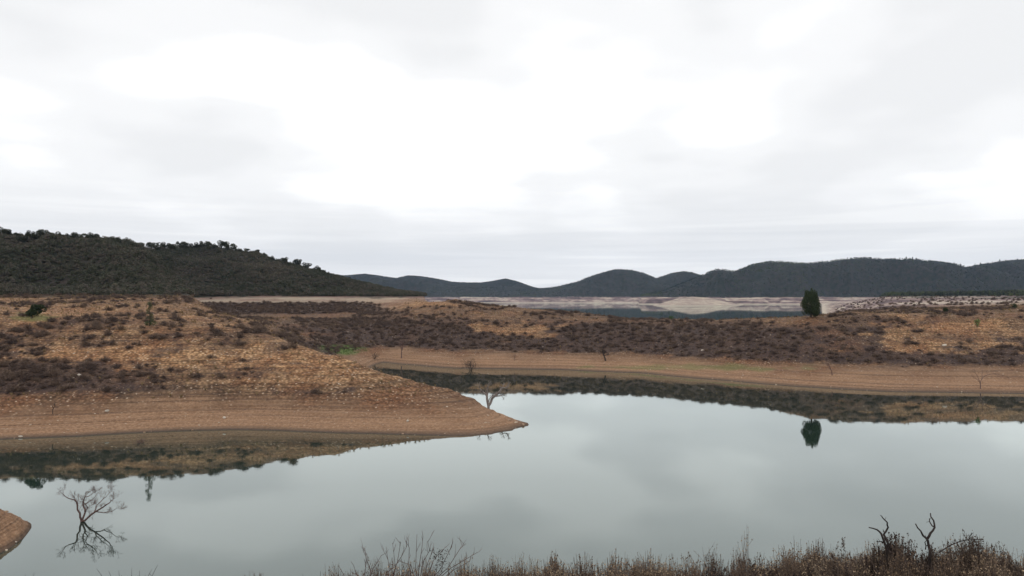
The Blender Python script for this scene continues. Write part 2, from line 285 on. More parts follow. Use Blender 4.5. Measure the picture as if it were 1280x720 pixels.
# ------------------------------------------------------------------ materials
def newmat(name):
    m = bpy.data.materials.new(name); m.use_nodes = True; return m, m.node_tree, m.node_tree.nodes['Principled BSDF']
def bump(nt, b, h, strength=.5, dist=.1):
    n = nt.nodes.new('ShaderNodeBump'); n.inputs['Strength'].default_value = strength; n.inputs['Distance'].default_value = dist
    L(nt, h, n.inputs['Height']); L(nt, n.outputs[0], b.inputs['Normal'])
def ground_mat():
    m, nt, b = newmat('ground'); b.inputs['Roughness'].default_value = .95; b.inputs['Specular IOR Level'].default_value = .15
    g = N(nt, 'ShaderNodeNewGeometry'); pos = g.outputs['Position']; s = N(nt, 'ShaderNodeSeparateXYZ'); L(nt, pos, s.inputs[0]); z = s.outputs[2]
    A = {}
    for k in ('cover', 'green', 'ochre', 'pale'):
        a_ = N(nt, 'ShaderNodeAttribute'); a_.attribute_name = k; A[k] = a_.outputs['Fac']
    big = noise(nt, pos, .09, 5, .6); mid = noise(nt, pos, .55, 5, .65); fin = noise(nt, pos, 3.0, 4, .7)
    och = ramp(nt, mid, [(.32, (.15, .082, .048)), (.46, (.34, .19, .10)), (.60, (.48, .305, .175)), (.75, (.38, .195, .10))])
    brn = ramp(nt, mid, [(.30, (.075, .048, .036)), (.5, (.15, .095, .064)), (.68, (.25, .165, .105))])
    mpz = N(nt, 'ShaderNodeMapping'); mpz.inputs['Scale'].default_value = (.012, .012, 6.5); L(nt, pos, mpz.inputs[0])
    sl_ = noise(nt, mpz.outputs[0], 1.0, 5, .7)
    soil = mix(nt, A['ochre'], brn, och)
    bnd = ramp(nt, sl_, [(.38, (.5, .47, .45)), (.5, (1., .97, .93)), (.6, (1.45, 1.4, 1.3))])
    soil = mix(nt, .8, soil, bnd, 'MULTIPLY')
    soil = mix(nt, math_(nt, 'MULTIPLY', ramp(nt, big, [(.45, 0.), (.62, 1.)]), .4), soil, (.35, .15, .07))
    # stones and the gaps between them
    v = N(nt, 'ShaderNodeTexVoronoi'); v.inputs['Scale'].default_value = 2.1; L(nt, pos, v.inputs['Vector'])
    hs = N(nt, 'ShaderNodeSeparateColor'); L(nt, v.outputs['Color'], hs.inputs[0])
    gap = ramp(nt, v.outputs['Distance'], [(.22, 1.0), (.7, .42)])
    pale = ramp(nt, hs.outputs[0], [(.80, 0.), (.86, 1.)]); pale = math_(nt, 'MULTIPLY', pale, ramp(nt, v.outputs['Distance'], [(.22, 1.), (.34, 0.)]))
    soil = mix(nt, 1.0, soil, gap, 'MULTIPLY')
    soil = mix(nt, math_(nt, 'MULTIPLY', pale, .75), soil, (.52, .42, .32))
    # lower shore: finer, pinker, ruled by strand lines
    shore = ramp(nt, sl_, [(.36, (.085, .047, .031)), (.45, (.20, .114, .067)), (.52, (.36, .215, .125)), (.58, (.20, .115, .07)), (.68, (.36, .23, .145))])
    shore = mix(nt, .4, shore, ramp(nt, fin, [(.35, (.09, .055, .038)), (.5, (.25, .145, .088)), (.68, (.47, .33, .22))]))
    zn = math_(nt, 'ADD', z, math_(nt, 'MULTIPLY', math_(nt, 'SUBTRACT', big, .5), 6.0))
    low = ramp(nt, math_(nt, 'MULTIPLY', zn, .1), [(.13, 1.), (.36, 0.)])
    c = mix(nt, low, soil, shore)
    # far shores: pink-grey drawdown belt
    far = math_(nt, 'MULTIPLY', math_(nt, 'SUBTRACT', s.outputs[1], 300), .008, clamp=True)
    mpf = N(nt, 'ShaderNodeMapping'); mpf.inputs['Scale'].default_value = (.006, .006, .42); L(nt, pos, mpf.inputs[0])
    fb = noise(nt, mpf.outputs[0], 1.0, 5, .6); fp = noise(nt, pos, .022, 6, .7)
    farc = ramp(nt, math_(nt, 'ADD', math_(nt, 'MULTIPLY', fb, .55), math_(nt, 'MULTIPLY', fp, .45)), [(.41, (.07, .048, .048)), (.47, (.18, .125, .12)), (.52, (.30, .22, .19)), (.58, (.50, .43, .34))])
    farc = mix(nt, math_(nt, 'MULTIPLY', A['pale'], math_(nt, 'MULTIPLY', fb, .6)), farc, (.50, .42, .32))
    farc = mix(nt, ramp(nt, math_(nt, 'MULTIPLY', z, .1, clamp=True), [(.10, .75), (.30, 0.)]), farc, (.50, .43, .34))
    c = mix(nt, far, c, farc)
    # damp rim, scrub litter, green flush
    c = mix(nt, ramp(nt, math_(nt, 'MULTIPLY', z, .5, clamp=True), [(.0, 1.), (.10, .55), (.2, 0.)]), c, (.075, .055, .043))
    c = mix(nt, math_(nt, 'MULTIPLY', A['cover'], .88), c, mix(nt, ramp(nt, mid, [(.48, 0.), (.7, .35)]), ramp(nt, fin, [(.35, (.036, .026, .025)), (.55, (.062, .043, .039)), (.72, (.12, .084, .066))]), ramp(nt, fin, [(.35, (.075, .045, .03)), (.6, (.17, .105, .066))])))
    c = mix(nt, A['green'], c, ramp(nt, fin, [(.35, (.07, .10, .03)), (.65, (.16, .21, .07))]))
    # above the old waterline: litter and maquis
    hn = math_(nt, 'ADD', z, math_(nt, 'MULTIPLY', math_(nt, 'SUBTRACT', mid, .5), 1.5))
    hn = math_(nt, 'ADD', hn, math_(nt, 'MULTIPLY', math_(nt, 'MULTIPLY', math_(nt, 'SUBTRACT', fp, .5), 16.), far))
    veg = ramp(nt, math_(nt, 'MULTIPLY', math_(nt, 'SUBTRACT', hn, 17.3), .8, clamp=True), [(0., 0.), (1., 1.)])
    vc = ramp(nt, big, [(.35, (.016, .021, .012)), (.5, (.028, .028, .021)), (.65, (.042, .034, .031))])
    c = mix(nt, veg, c, vc)
    L(nt, c, b.inputs['Base Color'])
    hh = math_(nt, 'ADD', math_(nt, 'MULTIPLY', fin, .5), math_(nt, 'SUBTRACT', 1.0, v.outputs['Distance']))
    bump(nt, b, hh, .9, .22)
    return m
M_GROUND = ground_mat()
def plant_mat(name, stops, rough=.8, scale=.0, pos=.3):
    m, nt, b = newmat(name); b.inputs['Roughness'].default_value = rough; b.inputs['Specular IOR Level'].default_value = .2
    oi = N(nt, 'ShaderNodeObjectInfo'); g = N(nt, 'ShaderNodeNewGeometry')
    n = noise(nt, g.outputs['Position'], scale or 1.0, 3)
    f = math_(nt, 'ADD', math_(nt, 'MULTIPLY', oi.outputs['Random'], .45), math_(nt, 'MULTIPLY', g.outputs['Random Per Island'], .30)); f = math_(nt, 'ADD', f, math_(nt, 'MULTIPLY', n, pos) if pos < .4 else math_(nt, 'MULTIPLY', math_(nt, 'SUBTRACT', n, .36), pos))
    L(nt, ramp(nt, f, stops), b.inputs['Base Color'])
    return m
M_SCRUB = plant_mat('scrub_twigs', [(.15, (.054, .038, .033)), (.5, (.110, .076, .062)), (.85, (.20, .138, .096))])
M_TUFT = plant_mat('dry_tuft', [(.15, (.12, .085, .05)), (.5, (.26, .18, .09)), (.85, (.38, .28, .15))])
M_MAQ = plant_mat('maquis_leaves', [(.2, (.042, .048, .030)), (.45, (.072, .076, .050)), (.68, (.105, .084, .074)), (.95, (.135, .125, .080))], scale=.022, pos=1.0)
M_FAR = plant_mat('far_forest_leaves', [(.25, (.016, .025, .016)), (.45, (.032, .042, .028)), (.60, (.056, .050, .046)), (.75, (.056, .080, .032)), (1., (.11, .12, .055))], scale=.007, pos=1.8)
M_OAK = plant_mat('oak_leaves', [(.2, (.022, .026, .015)), (.5, (.038, .042, .024)), (.85, (.06, .064, .035))])
M_CON = plant_mat('conifer_leaves', [(.2, (.020, .030, .012)), (.5, (.036, .050, .020)), (.85, (.075, .090, .035))], scale=1.2)
M_GREEN = plant_mat('fresh_grass', [(.2, (.06, .10, .03)), (.5, (.12, .18, .055)), (.85, (.22, .26, .10))])
M_STEM = plant_mat('brown_stems', [(.2, (.06, .045, .040)), (.5, (.115, .085, .070)), (.85, (.21, .16, .125))], scale=3)
M_HEAD = plant_mat('dry_seed_heads', [(.2, (.10, .068, .05)), (.5, (.23, .155, .10)), (.8, (.42, .32, .21))], scale=2)
M_DARKLEAF = plant_mat('dark_withered_leaves', [(.2, (.030, .022, .020)), (.5, (.06, .042, .036)), (.85, (.11, .08, .055))])
M_STONE = plant_mat('stone', [(.2, (.12, .072, .05)), (.5, (.26, .165, .11)), (.75, (.36, .26, .18)), (.97, (.55, .47, .38))])
def bark(name, a_, b_):
    m, nt, b = newmat(name); b.inputs['Roughness'].default_value = .9; b.inputs['Specular IOR Level'].default_value = .2
    g = N(nt, 'ShaderNodeNewGeometry'); n = noise(nt, g.outputs['Position'], 9, 5, .6)
    L(nt, ramp(nt, n, [(.35, a_), (.65, b_)]), b.inputs['Base Color']); bump(nt, b, n, .4, .02); return m
M_BARK = bark('dark_bark', (.030, .022, .018), (.07, .052, .042))
M_DEAD = bark('dead_red_wood', (.07, .042, .038), (.18, .115, .10))
M_DEADDARK = bark('dead_dark_wood', (.022, .018, .017), (.06, .045, .04))
M_BLEACH = bark('bleached_wood', (.08, .064, .058), (.34, .29, .26))

# ------------------------------------------------------------------ ground, hills, water, haze
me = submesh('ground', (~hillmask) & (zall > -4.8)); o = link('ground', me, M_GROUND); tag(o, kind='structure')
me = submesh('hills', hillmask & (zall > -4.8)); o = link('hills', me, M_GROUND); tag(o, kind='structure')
bed = mesh_np('lakebed', [(-9000, -300, -6), (9000, -300, -6), (9000, 5600, -6), (-9000, 5600, -6)], [(0, 1, 2, 3)]); tag(link('lakebed', bed, M_GROUND), kind='structure')

def water_mat():
    m, nt, b = newmat('water'); nt.nodes.remove(b); out = [n for n in nt.nodes if n.type == 'OUTPUT_MATERIAL'][0]
    g = N(nt, 'ShaderNodeNewGeometry'); dv = N(nt, 'ShaderNodeVectorMath'); dv.operation = 'DOT_PRODUCT'
    L(nt, g.outputs['Incoming'], dv.inputs[0]); L(nt, g.outputs['Normal'], dv.inputs[1])
    cs = math_(nt, 'ABSOLUTE', dv.outputs['Value'])
    R_ = ramp(nt, cs, [(0, 1.), (.03, .90), (.08, .74), (.128, .64), (.16, .56), (.23, .40), (.32, .28), (.5, .14), (1., .05)])
    d = N(nt, 'ShaderNodeBsdfDiffuse'); d.inputs['Color'].default_value = (.017, .033, .026, 1)
    gl = N(nt, 'ShaderNodeBsdfGlossy'); gl.inputs['Roughness'].default_value = .024; gl.inputs['Color'].default_value = (.94, 1.0, .985, 1)
    mpw = N(nt, 'ShaderNodeMapping'); mpw.inputs['Scale'].default_value = (.7, 1.0, 1); L(nt, g.outputs['Position'], mpw.inputs[0])
    n = noise(nt, mpw.outputs[0], .9, 3, .5); bp = N(nt, 'ShaderNodeBump'); bp.inputs['Strength'].default_value = .25; bp.inputs['Distance'].default_value = .006; L(nt, n, bp.inputs['Height'])
    L(nt, bp.outputs[0], gl.inputs['Normal'])
    mx = N(nt, 'ShaderNodeMixShader'); L(nt, R_, mx.inputs[0]); L(nt, d.outputs[0], mx.inputs[1]); L(nt, gl.outputs[0], mx.inputs[2]); L(nt, mx.outputs[0], out.inputs['Surface'])
    return m
wm = mesh_np('water', [(-8000, 6, 0), (8000, 6, 0), (8000, 5400, 0), (-8000, 5400, 0)], [(0, 1, 2, 3)])
tag(link('water', wm, water_mat()), kind='structure')

def near_ground(x, y):
    x = np.asarray(x, float); y = np.asarray(y, float)
    base = np.interp(y, [-60, 0, 5, 10, 14, 17, 40, 50], [20, 16.0, 14.5, 12.9, 11.75, 10.5, -1.2, -5])
    tilt = np.interp(x, [-30, -8, -3, 0, 4, 9, 30], [-3.5, -1.5, -.65, -.22, 0.02, .10, 1.2])
    return base+tilt*np.interp(y, [0, 10, 40], [.0, 1, 1])+.10*fbm(x, y, 2.5, 3, 60)
xs = np.arange(-70, 70.1, .5); ys = np.arange(-60, 50.1, .5); NX, NY = np.meshgrid(xs, ys); NZ = near_ground(NX, NY)
ii = np.arange(NX.size).reshape(NX.shape); q = np.stack([ii[:-1, :-1], ii[:-1, 1:], ii[1:, 1:], ii[1:, :-1]], -1).reshape(-1, 4)
me = mesh_np('near_bank', np.stack([NX, NY, NZ], -1).reshape(-1, 3), q); add_attr(me, 'cover', np.full(NX.size, .45)); add_attr(me, 'green', np.zeros(NX.size)); add_attr(me, 'ochre', np.full(NX.size, .3))
tag(link('bank', me, M_GROUND), kind='structure')

HAZE = 0.000042
hz = [(x, y, z) for z in (-7.0, 330.0) for x, y in ((-9500, -400), (9500, -400), (9500, 5800), (-9500, 5800))]
hm = mesh_np('haze', hz, [(3, 2, 1, 0), (4, 5, 6, 7), (0, 1, 5, 4), (1, 2, 6, 5), (2, 3, 7, 6), (3, 0, 4, 7)], False)
mh = bpy.data.materials.new('haze'); mh.use_nodes = True; nt = mh.node_tree; nt.nodes.clear()
vo = N(nt, 'ShaderNodeVolumePrincipled'); vo.inputs['Density'].default_value = HAZE; vo.inputs['Color'].default_value = (.42, .62, .95, 1); vo.inputs['Anisotropy'].default_value = .2
ou = N(nt, 'ShaderNodeOutputMaterial'); L(nt, vo.outputs[0], ou.inputs['Volume'])
tag(link('haze', hm, mh), kind='stuff', label='thin pale haze over the reservoir that fades the far hills to blue')

# ------------------------------------------------------------------ plant and stone meshes
def leaf_cloud(n, rx, ry, rz, size, seed, cz=0.0, flat=0.0, lobes=0, tri=False, shape=None):
    """n small leaf faces through a lumpy volume"""
    g = np.random.default_rng(seed)
    if lobes:
        lc = g.normal(size=(lobes, 3)); lc /= np.linalg.norm(lc, axis=1)[:, None]; lc *= g.uniform(.35, .78, (lobes, 1)); lr = g.uniform(.28, .5, lobes)
        k = g.integers(0, lobes, n); dirv = g.normal(size=(n, 3)); dirv /= np.linalg.norm(dirv, axis=1)[:, None]
        p = lc[k]+dirv*(lr[k]*g.uniform(.55, 1.0, n)**.4)[:, None]
    else:
        dirv = g.normal(size=(n, 3)); dirv /= np.linalg.norm(dirv, axis=1)[:, None]; p = dirv*(g.uniform(.3, 1, n)**.5)[:, None]
    if flat: p[:, 2] = np.where(p[:, 2] < 0, p[:, 2]*flat, p[:, 2])
    if shape is not None: p = shape(p)
    p = p*np.array([rx, ry, rz]); p[:, 2] += cz
    u = g.normal(size=(n, 3)); u /= np.linalg.norm(u, axis=1)[:, None]; w = np.cross(u, g.normal(size=(n, 3))); w /= np.linalg.norm(w, axis=1)[:, None]
    s = size*g.uniform(.6, 1.4, (n, 1)); u = u*s; w = w*s*.6
    Vv = np.stack([p-u, p-w, p+u, p+w], 1).reshape(-1, 3); Ff = np.arange(4*n).reshape(n, 4)
    return Vv, Ff
class Tubes:
    def __init__(s): s.V = []; s.F = []
    def tube(s, pts, r0, r1, k=5):
        base = len(s.V); n = len(pts)
        for i, p in enumerate(pts):
            p = Vector(p); t = (Vector(pts[min(i+1, n-1)])-Vector(pts[max(i-1, 0)])); t = t.normalized() if t.length > 1e-9 else Vector((0, 0, 1))
            a = t.cross(Vector((.3, .9, .1))); a = a.normalized() if a.length > 1e-3 else Vector((1, 0, 0)); b = t.cross(a)
            r = r0+(r1-r0)*i/max(n-1, 1)
            for j in range(k):
                an = 2*math.pi*j/k; s.V.append(tuple(p+a*(r*math.cos(an))+b*(r*math.sin(an))))
        for i in range(n-1):
            for j in range(k):
                s.F.append((base+i*k+j, base+i*k+(j+1) % k, base+(i+1)*k+(j+1) % k, base+(i+1)*k+j))
    def leaf(s, p, sz, rnd):
        u = Vector((rnd.gauss(0, 1), rnd.gauss(0, 1), rnd.gauss(0, 1)+.6)).normalized()*sz; w = u.cross(Vector((rnd.gauss(0, 1), rnd.gauss(0, 1), rnd.gauss(0, 1)))).normalized()*sz*.45
        b = len(s.V); p = Vector(p); s.V += [tuple(p-u), tuple(p-w), tuple(p+u), tuple(p+w)]; s.F.append((b, b+1, b+2, b+3))
    def mesh(s, name): return mesh_np(name, s.V, s.F, True)
def grow(T, p, d, length, r, depth, rnd, spread=.6, up=.1, ratio=.68, crook=.25, kids=(2, 3), rmin=.004, side=0):
    """a crooked limb that forks"""
    p = Vector(p); d = Vector(d).normalized(); n = max(3, int(5 if depth > 1 else 4)); pts = [p.copy()]; q = p.copy(); dd = d.copy()
    for i in range(n):
        dd = (dd+Vector((rnd.gauss(0, crook), rnd.gauss(0, crook), rnd.gauss(0, crook)+up*.3))).normalized(); q = q+dd*(length/n); pts.append(q.copy())
    r2 = max(r*.62, rmin*.7); T.tube(pts, r, r2, 6 if r > .05 else (4 if r > .015 else 3))
    if depth <= 0: return
    for k in range(rnd.randint(*kids)):
        v = (dd+Vector((rnd.gauss(0, spread), rnd.gauss(0, spread), rnd.gauss(0, spread)+up))).normalized()
        grow(T, q, v, length*ratio*rnd.uniform(.7, 1.2), r2, depth-1, rnd, spread, up, ratio, crook, kids, rmin)
    for k in range(1 if depth > 0 else 0):
        j = rnd.randint(1, n-1); v = (dd+Vector((rnd.gauss(0, spread*1.3), rnd.gauss(0, spread*1.3), rnd.gauss(0, spread)+up))).normalized()
        grow(T, pts[j], v, length*ratio*rnd.uniform(.5, .9), r2*.7, depth-1, rnd, spread, up, ratio, crook, kids, rmin)

def join_np(parts):
    Vs, Fs, o_ = [], [], 0
    for v, f in parts: Vs.append(np.asarray(v)); Fs.append(np.asarray(f)+o_); o_ += len(v)
    return np.concatenate(Vs), np.concatenate(Fs)
def clump_mesh(name, n, w, h, size, seed, lobes=5):
    v, f = leaf_cloud(n, w/2, w/2, h*.6, size, seed, cz=h*.38, flat=.5, lobes=lobes)
    return mesh_np(name, v, f, False)
def scrub_mesh(name, seed, w=1.0, h=.6, stems=70):
    rnd = random.Random(seed); T = Tubes()
    for i in range(stems):
        a = rnd.uniform(0, 6.283); r = rnd.uniform(0, .4)*w; b = Vector((math.cos(a)*r*.5, math.sin(a)*r*.5, 0)); t = Vector((math.cos(a)*r*1.25, math.sin(a)*r*1.25, h*rnd.uniform(.55, 1.1)*(1-.5*(r/w/.4)**2)))
        m_ = (b+t)/2+Vector((rnd.gauss(0, .05), rnd.gauss(0, .05), .05)); T.tube([b, m_, t], .014, .006, 3)
        for k in range(5):
            f = rnd.uniform(.4, 1.05); T.leaf(b+(t-b)*f+Vector((rnd.gauss(0, .06), rnd.gauss(0, .06), rnd.gauss(0, .04))), rnd.uniform(.03, .07), rnd)
    return T.mesh(name)
def tuft_mesh(name, seed, w=.35, h=.35, n=34):
    rnd = random.Random(seed); T = Tubes()
    for i in range(n):
        a = rnd.uniform(0, 6.283); r = rnd.uniform(.2, 1)*w*.6; t = Vector((math.cos(a)*r, math.sin(a)*r, h*rnd.uniform(.5, 1.1))); T.tube([(0, 0, 0), t*.5+Vector((0, 0, .06)), t], .012, .004, 3)
    return T.mesh(name)
def stone_mesh(name, seed, flat=.55):
    import bmesh
    g = random.Random(seed); bm = bmesh.new(); bmesh.ops.create_icosphere(bm, subdivisions=2, radius=.5)
    off = [Vector((g.gauss(0, 1), g.gauss(0, 1), g.gauss(0, 1))).normalized() for _ in range(9)]
    for v in bm.verts:
        c = v.co.copy()
        for n_ in off:      # chip flat faces
            dd = c.dot(n_)-.34
            if dd > 0: c -= n_*dd*.85
        v.co = Vector((c.x*1.15, c.y*.9, c.z*flat))
    me = bpy.data.meshes.new(name); bm.to_mesh(me); bm.free(); return me

# scatter: a cloud of points with instances of a few source meshes
def scatter(name, pts, rot, scl, sources, mat, label, kind='stuff', cat=None):
    me = bpy.data.meshes.new(name); me.vertices.add(len(pts)); me.vertices.foreach_set('co', np.asarray(pts, np.float32).ravel())
    at = me.attributes.new('rz', 'FLOAT', 'POINT'); at.data.foreach_set('value', np.asarray(rot, np.float32))
    at = me.attributes.new('sc', 'FLOAT_VECTOR', 'POINT'); at.data.foreach_set('vector', np.asarray(scl, np.float32).ravel())
    at = me.attributes.new('pick', 'INT', 'POINT'); at.data.foreach_set('value', RNG.integers(0, len(sources), len(pts)).astype(np.int32))
    me.materials.append(mat)
    o = link(name, me); tag(o, label, cat, None, kind)
    src = bpy.data.collections.new(name+'_source')
    for i, s in enumerate(sources):
        if not s.materials: s.materials.append(mat)
        so_ = bpy.data.objects.new('%s_source_%02d' % (name, i), s); src.objects.link(so_)
    ng = bpy.data.node_groups.new(name, 'GeometryNodeTree')
    ng.interface.new_socket('Geometry', in_out='INPUT', socket_type='NodeSocketGeometry'); ng.interface.new_socket('Geometry', in_out='OUTPUT', socket_type='NodeSocketGeometry')
    gi = ng.nodes.new('NodeGroupInput'); go = ng.nodes.new('NodeGroupOutput'); ip = ng.nodes.new('GeometryNodeInstanceOnPoints')
    ci = ng.nodes.new('GeometryNodeCollectionInfo'); ci.inputs['Collection'].default_value = src; ci.inputs['Separate Children'].default_value = True; ci.inputs['Reset Children'].default_value = True
    def attr(n_, t): a_ = ng.nodes.new('GeometryNodeInputNamedAttribute'); a_.data_type = t; a_.inputs['Name'].default_value = n_; return a_.outputs[0]
    cb = ng.nodes.new('ShaderNodeCombineXYZ'); ng.links.new(attr('rz', 'FLOAT'), cb.inputs[2])
    ng.links.new(gi.outputs[0], ip.inputs['Points']); ng.links.new(ci.outputs[0], ip.inputs['Instance']); ip.inputs['Pick Instance'].default_value = True
    ng.links.new(attr('pick', 'INT'), ip.inputs['Instance Index']); ng.links.new(cb.outputs[0], ip.inputs['Rotation']); ng.links.new(attr('sc', 'FLOAT_VECTOR'), ip.inputs['Scale'])
    ng.links.new(ip.outputs[0], go.inputs[0])
    md = o.modifiers.new('scatter', 'NODES'); md.node_group = ng
    return o
def sample(n, pxr, dr, power=1.0):
    """random spots, uniform over the ground (power=1) or biased to the near side"""
    px = RNG.uniform(*pxr, n); u = RNG.uniform(0, 1, n); d = (dr[0]**(power+1)+(dr[1]**(power+1)-dr[0]**(power+1))*u)**(1/(power+1)); return px, d

SCRUBS = [scrub_mesh('scrub_bush_mesh', 100+i, 1.0+.15*i, .5+.08*i) for i in range(5)]
TUFTS = [tuft_mesh('tuft_mesh', 200+i) for i in range(4)]
STONES = [stone_mesh('stone_mesh', 300+i, .45+.1*(i % 3)) for i in range(6)]
for m_ in SCRUBS: m_.materials.append(M_SCRUB)
for m_ in STONES: m_.materials.append(M_STONE)

# scrub on both banks
px, d = sample(105000, (-80, 1360), (98, 420)); z = land(px, d); c = cover(px, d, z)
q1, q2 = sample(1500, (-60, 330), (98, 140)); q3 = land(q1, q2); px = np.concatenate([px, q1]); d = np.concatenate([d, q2]); z = np.concatenate([z, q3]); c = cover(px, d, z)
keep = (z > 1.5) & (z < 18.5) & (RNG.uniform(0, 1, len(px)) < np.clip((c-.28)*1.5, 0, 1)*.8)
px, d, z = px[keep], d[keep], z[keep]
py = HOR+(H-z)*F/d; sz = .32+1.25*RNG.uniform(0, 1, len(px))**1.8*np.where(d > 240, 1.2, 1.0)
lone = (d < 150)
order = np.argsort(np.where(lone & (px > 0) & (px < 1280), d/sz, 1e9)+RNG.uniform(0, 12, len(px)))
ind, rest = order[:280], order[280:]
def zone(p_, y_, z_):
    if z_ < 9 and p_ < 230:
        return 'dark twiggy bush in the low belt of the peninsula, ' + ('above the small forked stem' if p_ < 80 else 'right of the forked stem' if p_ < 150 else 'above the drowned twigs')
    if z_ < 9: return 'small dark bush on the bare stony slope of the peninsula, ' + ('halfway to its tip' if p_ < 400 else 'nearest the forked bleached tree')
    if p_ < 110: return 'dark scrub bush on the upper ochre slope below the rounded green bush'
    if p_ < 230: return 'dark round scrub bush on the upper ochre slope below the slender sapling'
    return 'dark round scrub bush on the upper ochre slope, right of the slender sapling'
for k in ind:
    o = link('scrub_bush', SCRUBS[RNG.integers(5)], None, None, ((px[k]-640)/F*d[k], d[k], z[k]-.03)); o.rotation_euler = (0, 0, RNG.uniform(0, 6.28)); s = sz[k]; o.scale = (s*1.15, s*1.15, s*.85)
    lb = zone(px[k], py[k], z[k]); tag(o, lb, 'bush', lb.replace('bush', 'bushes', 1))
print('scrub', len(ind), len(rest))
pr = np.stack([(px[rest]-640)/F*d[rest], d[rest], z[rest]-.03], 1); s = sz[rest][:, None]*np.array([[1.2, 1.2, .8]])
scatter('scrub', pr, RNG.uniform(0, 6.28, len(rest)), s, SCRUBS, M_SCRUB, 'low purple brown scrub covering the shelf and banks', cat='scrub')

# dry tufts and stones
px, d = sample(46000, (-60, 1340), (98, 330)); z = land(px, d); c = cover(px, d, z); x = (px-640)/F*d
keep = (z > 3.2) & (z < 18.2) & (RNG.uniform(0, 1, len(px)) < (.6-.35*c)*(.5+fbm(x, d, 9, 3, 77)*1.2))
pr = np.stack([x, d, z-.02], 1)[keep]; s = RNG.uniform(.6, 1.5, (keep.sum(), 1))*np.ones((1, 3))
scatter('dry_grass', pr, RNG.uniform(0, 6.28, len(pr)), s, TUFTS, M_TUFT, 'dry straw coloured grass tufts on the banks', cat='grass')
px, d = sample(52000, (-60, 1340), (50, 260), .6); z = land(px, d); x = (px-640)/F*d
band = np.exp(-((z-1.1-.3*fbm(x, d, 12, 2, 5))/.5)**2)
pr_ = np.where(z < 3.2, .35+.6*band, .55)*(.75+fbm(x, d, 5, 3, 78)); keep = (z > -.05) & (z < 17.5) & (RNG.uniform(0, 1, len(px)) < pr_)
pr = np.stack([x, d, z], 1)[keep]; sz = .12+.30*RNG.uniform(0, 1, (keep.sum(), 1))**3; sz = sz*np.ones((1, 3))
scatter('gravel', pr, RNG.uniform(0, 6.28, len(pr)), sz, STONES, M_STONE, 'loose ochre and pale stones strewn over the dry banks', cat='gravel')
print('tufts+gravel done')
# green flush and its tufts
px = RNG.uniform(396, 462, 2600); d = RNG.uniform(185, 232, 2600); z = land(px, d); py = HOR+(H-z)*F/d; keep = blob(px, py, 430, 438, 30, 5.5, .6) > RNG.uniform(0, 1, 2600)
pr = np.stack([(px-640)/F*d, d, z], 1)[keep]
scatter('green_grass', pr, RNG.uniform(0, 6.28, len(pr)), np.full((len(pr), 3), .8), [tuft_mesh('green_tuft_mesh', 260+i) for i in range(2)], M_GREEN, 'patch of fresh green grass at the head of the inlet', cat='grass')

# maquis and woods on the hills
MAQ = [clump_mesh('maquis_mesh', 150, 2.6, 2.0, .17, 400+i) for i in range(5)]
FARC = [clump_mesh('far_tree_mesh', 110, 6.5, 6.0+.6*i, .55, 420+i, 4) for i in range(5)]
px, d = sample(90000, (-120, 620), (222, 560)); z = land(px, d); z2 = land(px, d+4); x = (px-640)/F*d
n = fbm(x, d, 26, 4, 88)
keep = (z > 18.2) & ((z2-z) > -.6) & (RNG.uniform(0, 1, len(px)) < .85+.5*n)
pr = np.stack([x, d, z-.15], 1)[keep]; s = RNG.uniform(.55, 1.3, (keep.sum(), 1))*(1+np.clip(n[keep], -.3, .8)[:, None]*.5); s = s*np.array([[1, 1, .9]])
scatter('maquis', pr, RNG.uniform(0, 6.28, len(pr)), s, MAQ, M_MAQ, 'dense dark maquis covering the near left hills', cat='scrub')
print('maquis', len(pr))
px, d = sample(330000, (-60, 1340), (560, 4400), .9); z = land(px, d); z2 = land(px, d+30); x = (px-640)/F*d
n = fbm(x, d, 120, 4, 89)
keep = (z > 19.0+2*fbm(x, d, 40, 3, 3)) & ((z2-z) > -5) & (RNG.uniform(0, 1, len(px)) < .8+.4*n)
pr = np.stack([x, d, z-.5], 1)[keep]; s = RNG.uniform(.35, .85, (keep.sum(), 1))*np.array([[1, 1, 1]])*np.where(d[keep] > 2350, .75, 1)[:, None]
scatter('far_forest', pr, RNG.uniform(0, 6.28, len(pr)), s, FARC, M_FAR, 'dark evergreen woods covering the far hills', cat='forest')
print('far', len(pr))
# sparse bushes on the drawdown shelf far right and on the far shore
px, d = sample(9000, (1030, 1340), (330, 900)); z = land(px, d); x = (px-640)/F*d
keep = (z > 5) & (z < 18.5) & (RNG.uniform(0, 1, len(px)) < .07+.45*fbm(x, d, 30, 3, 90))
pr = np.stack([x, d, z-.1], 1)[keep]
scatter('shelf_scrub', pr, RNG.uniform(0, 6.28, len(pr)), RNG.uniform(1.0, 2.4, (len(pr), 1))*np.ones((1, 3)), SCRUBS[:3], M_SCRUB, 'loose scrub on the pale shelf below the right hill', cat='scrub')

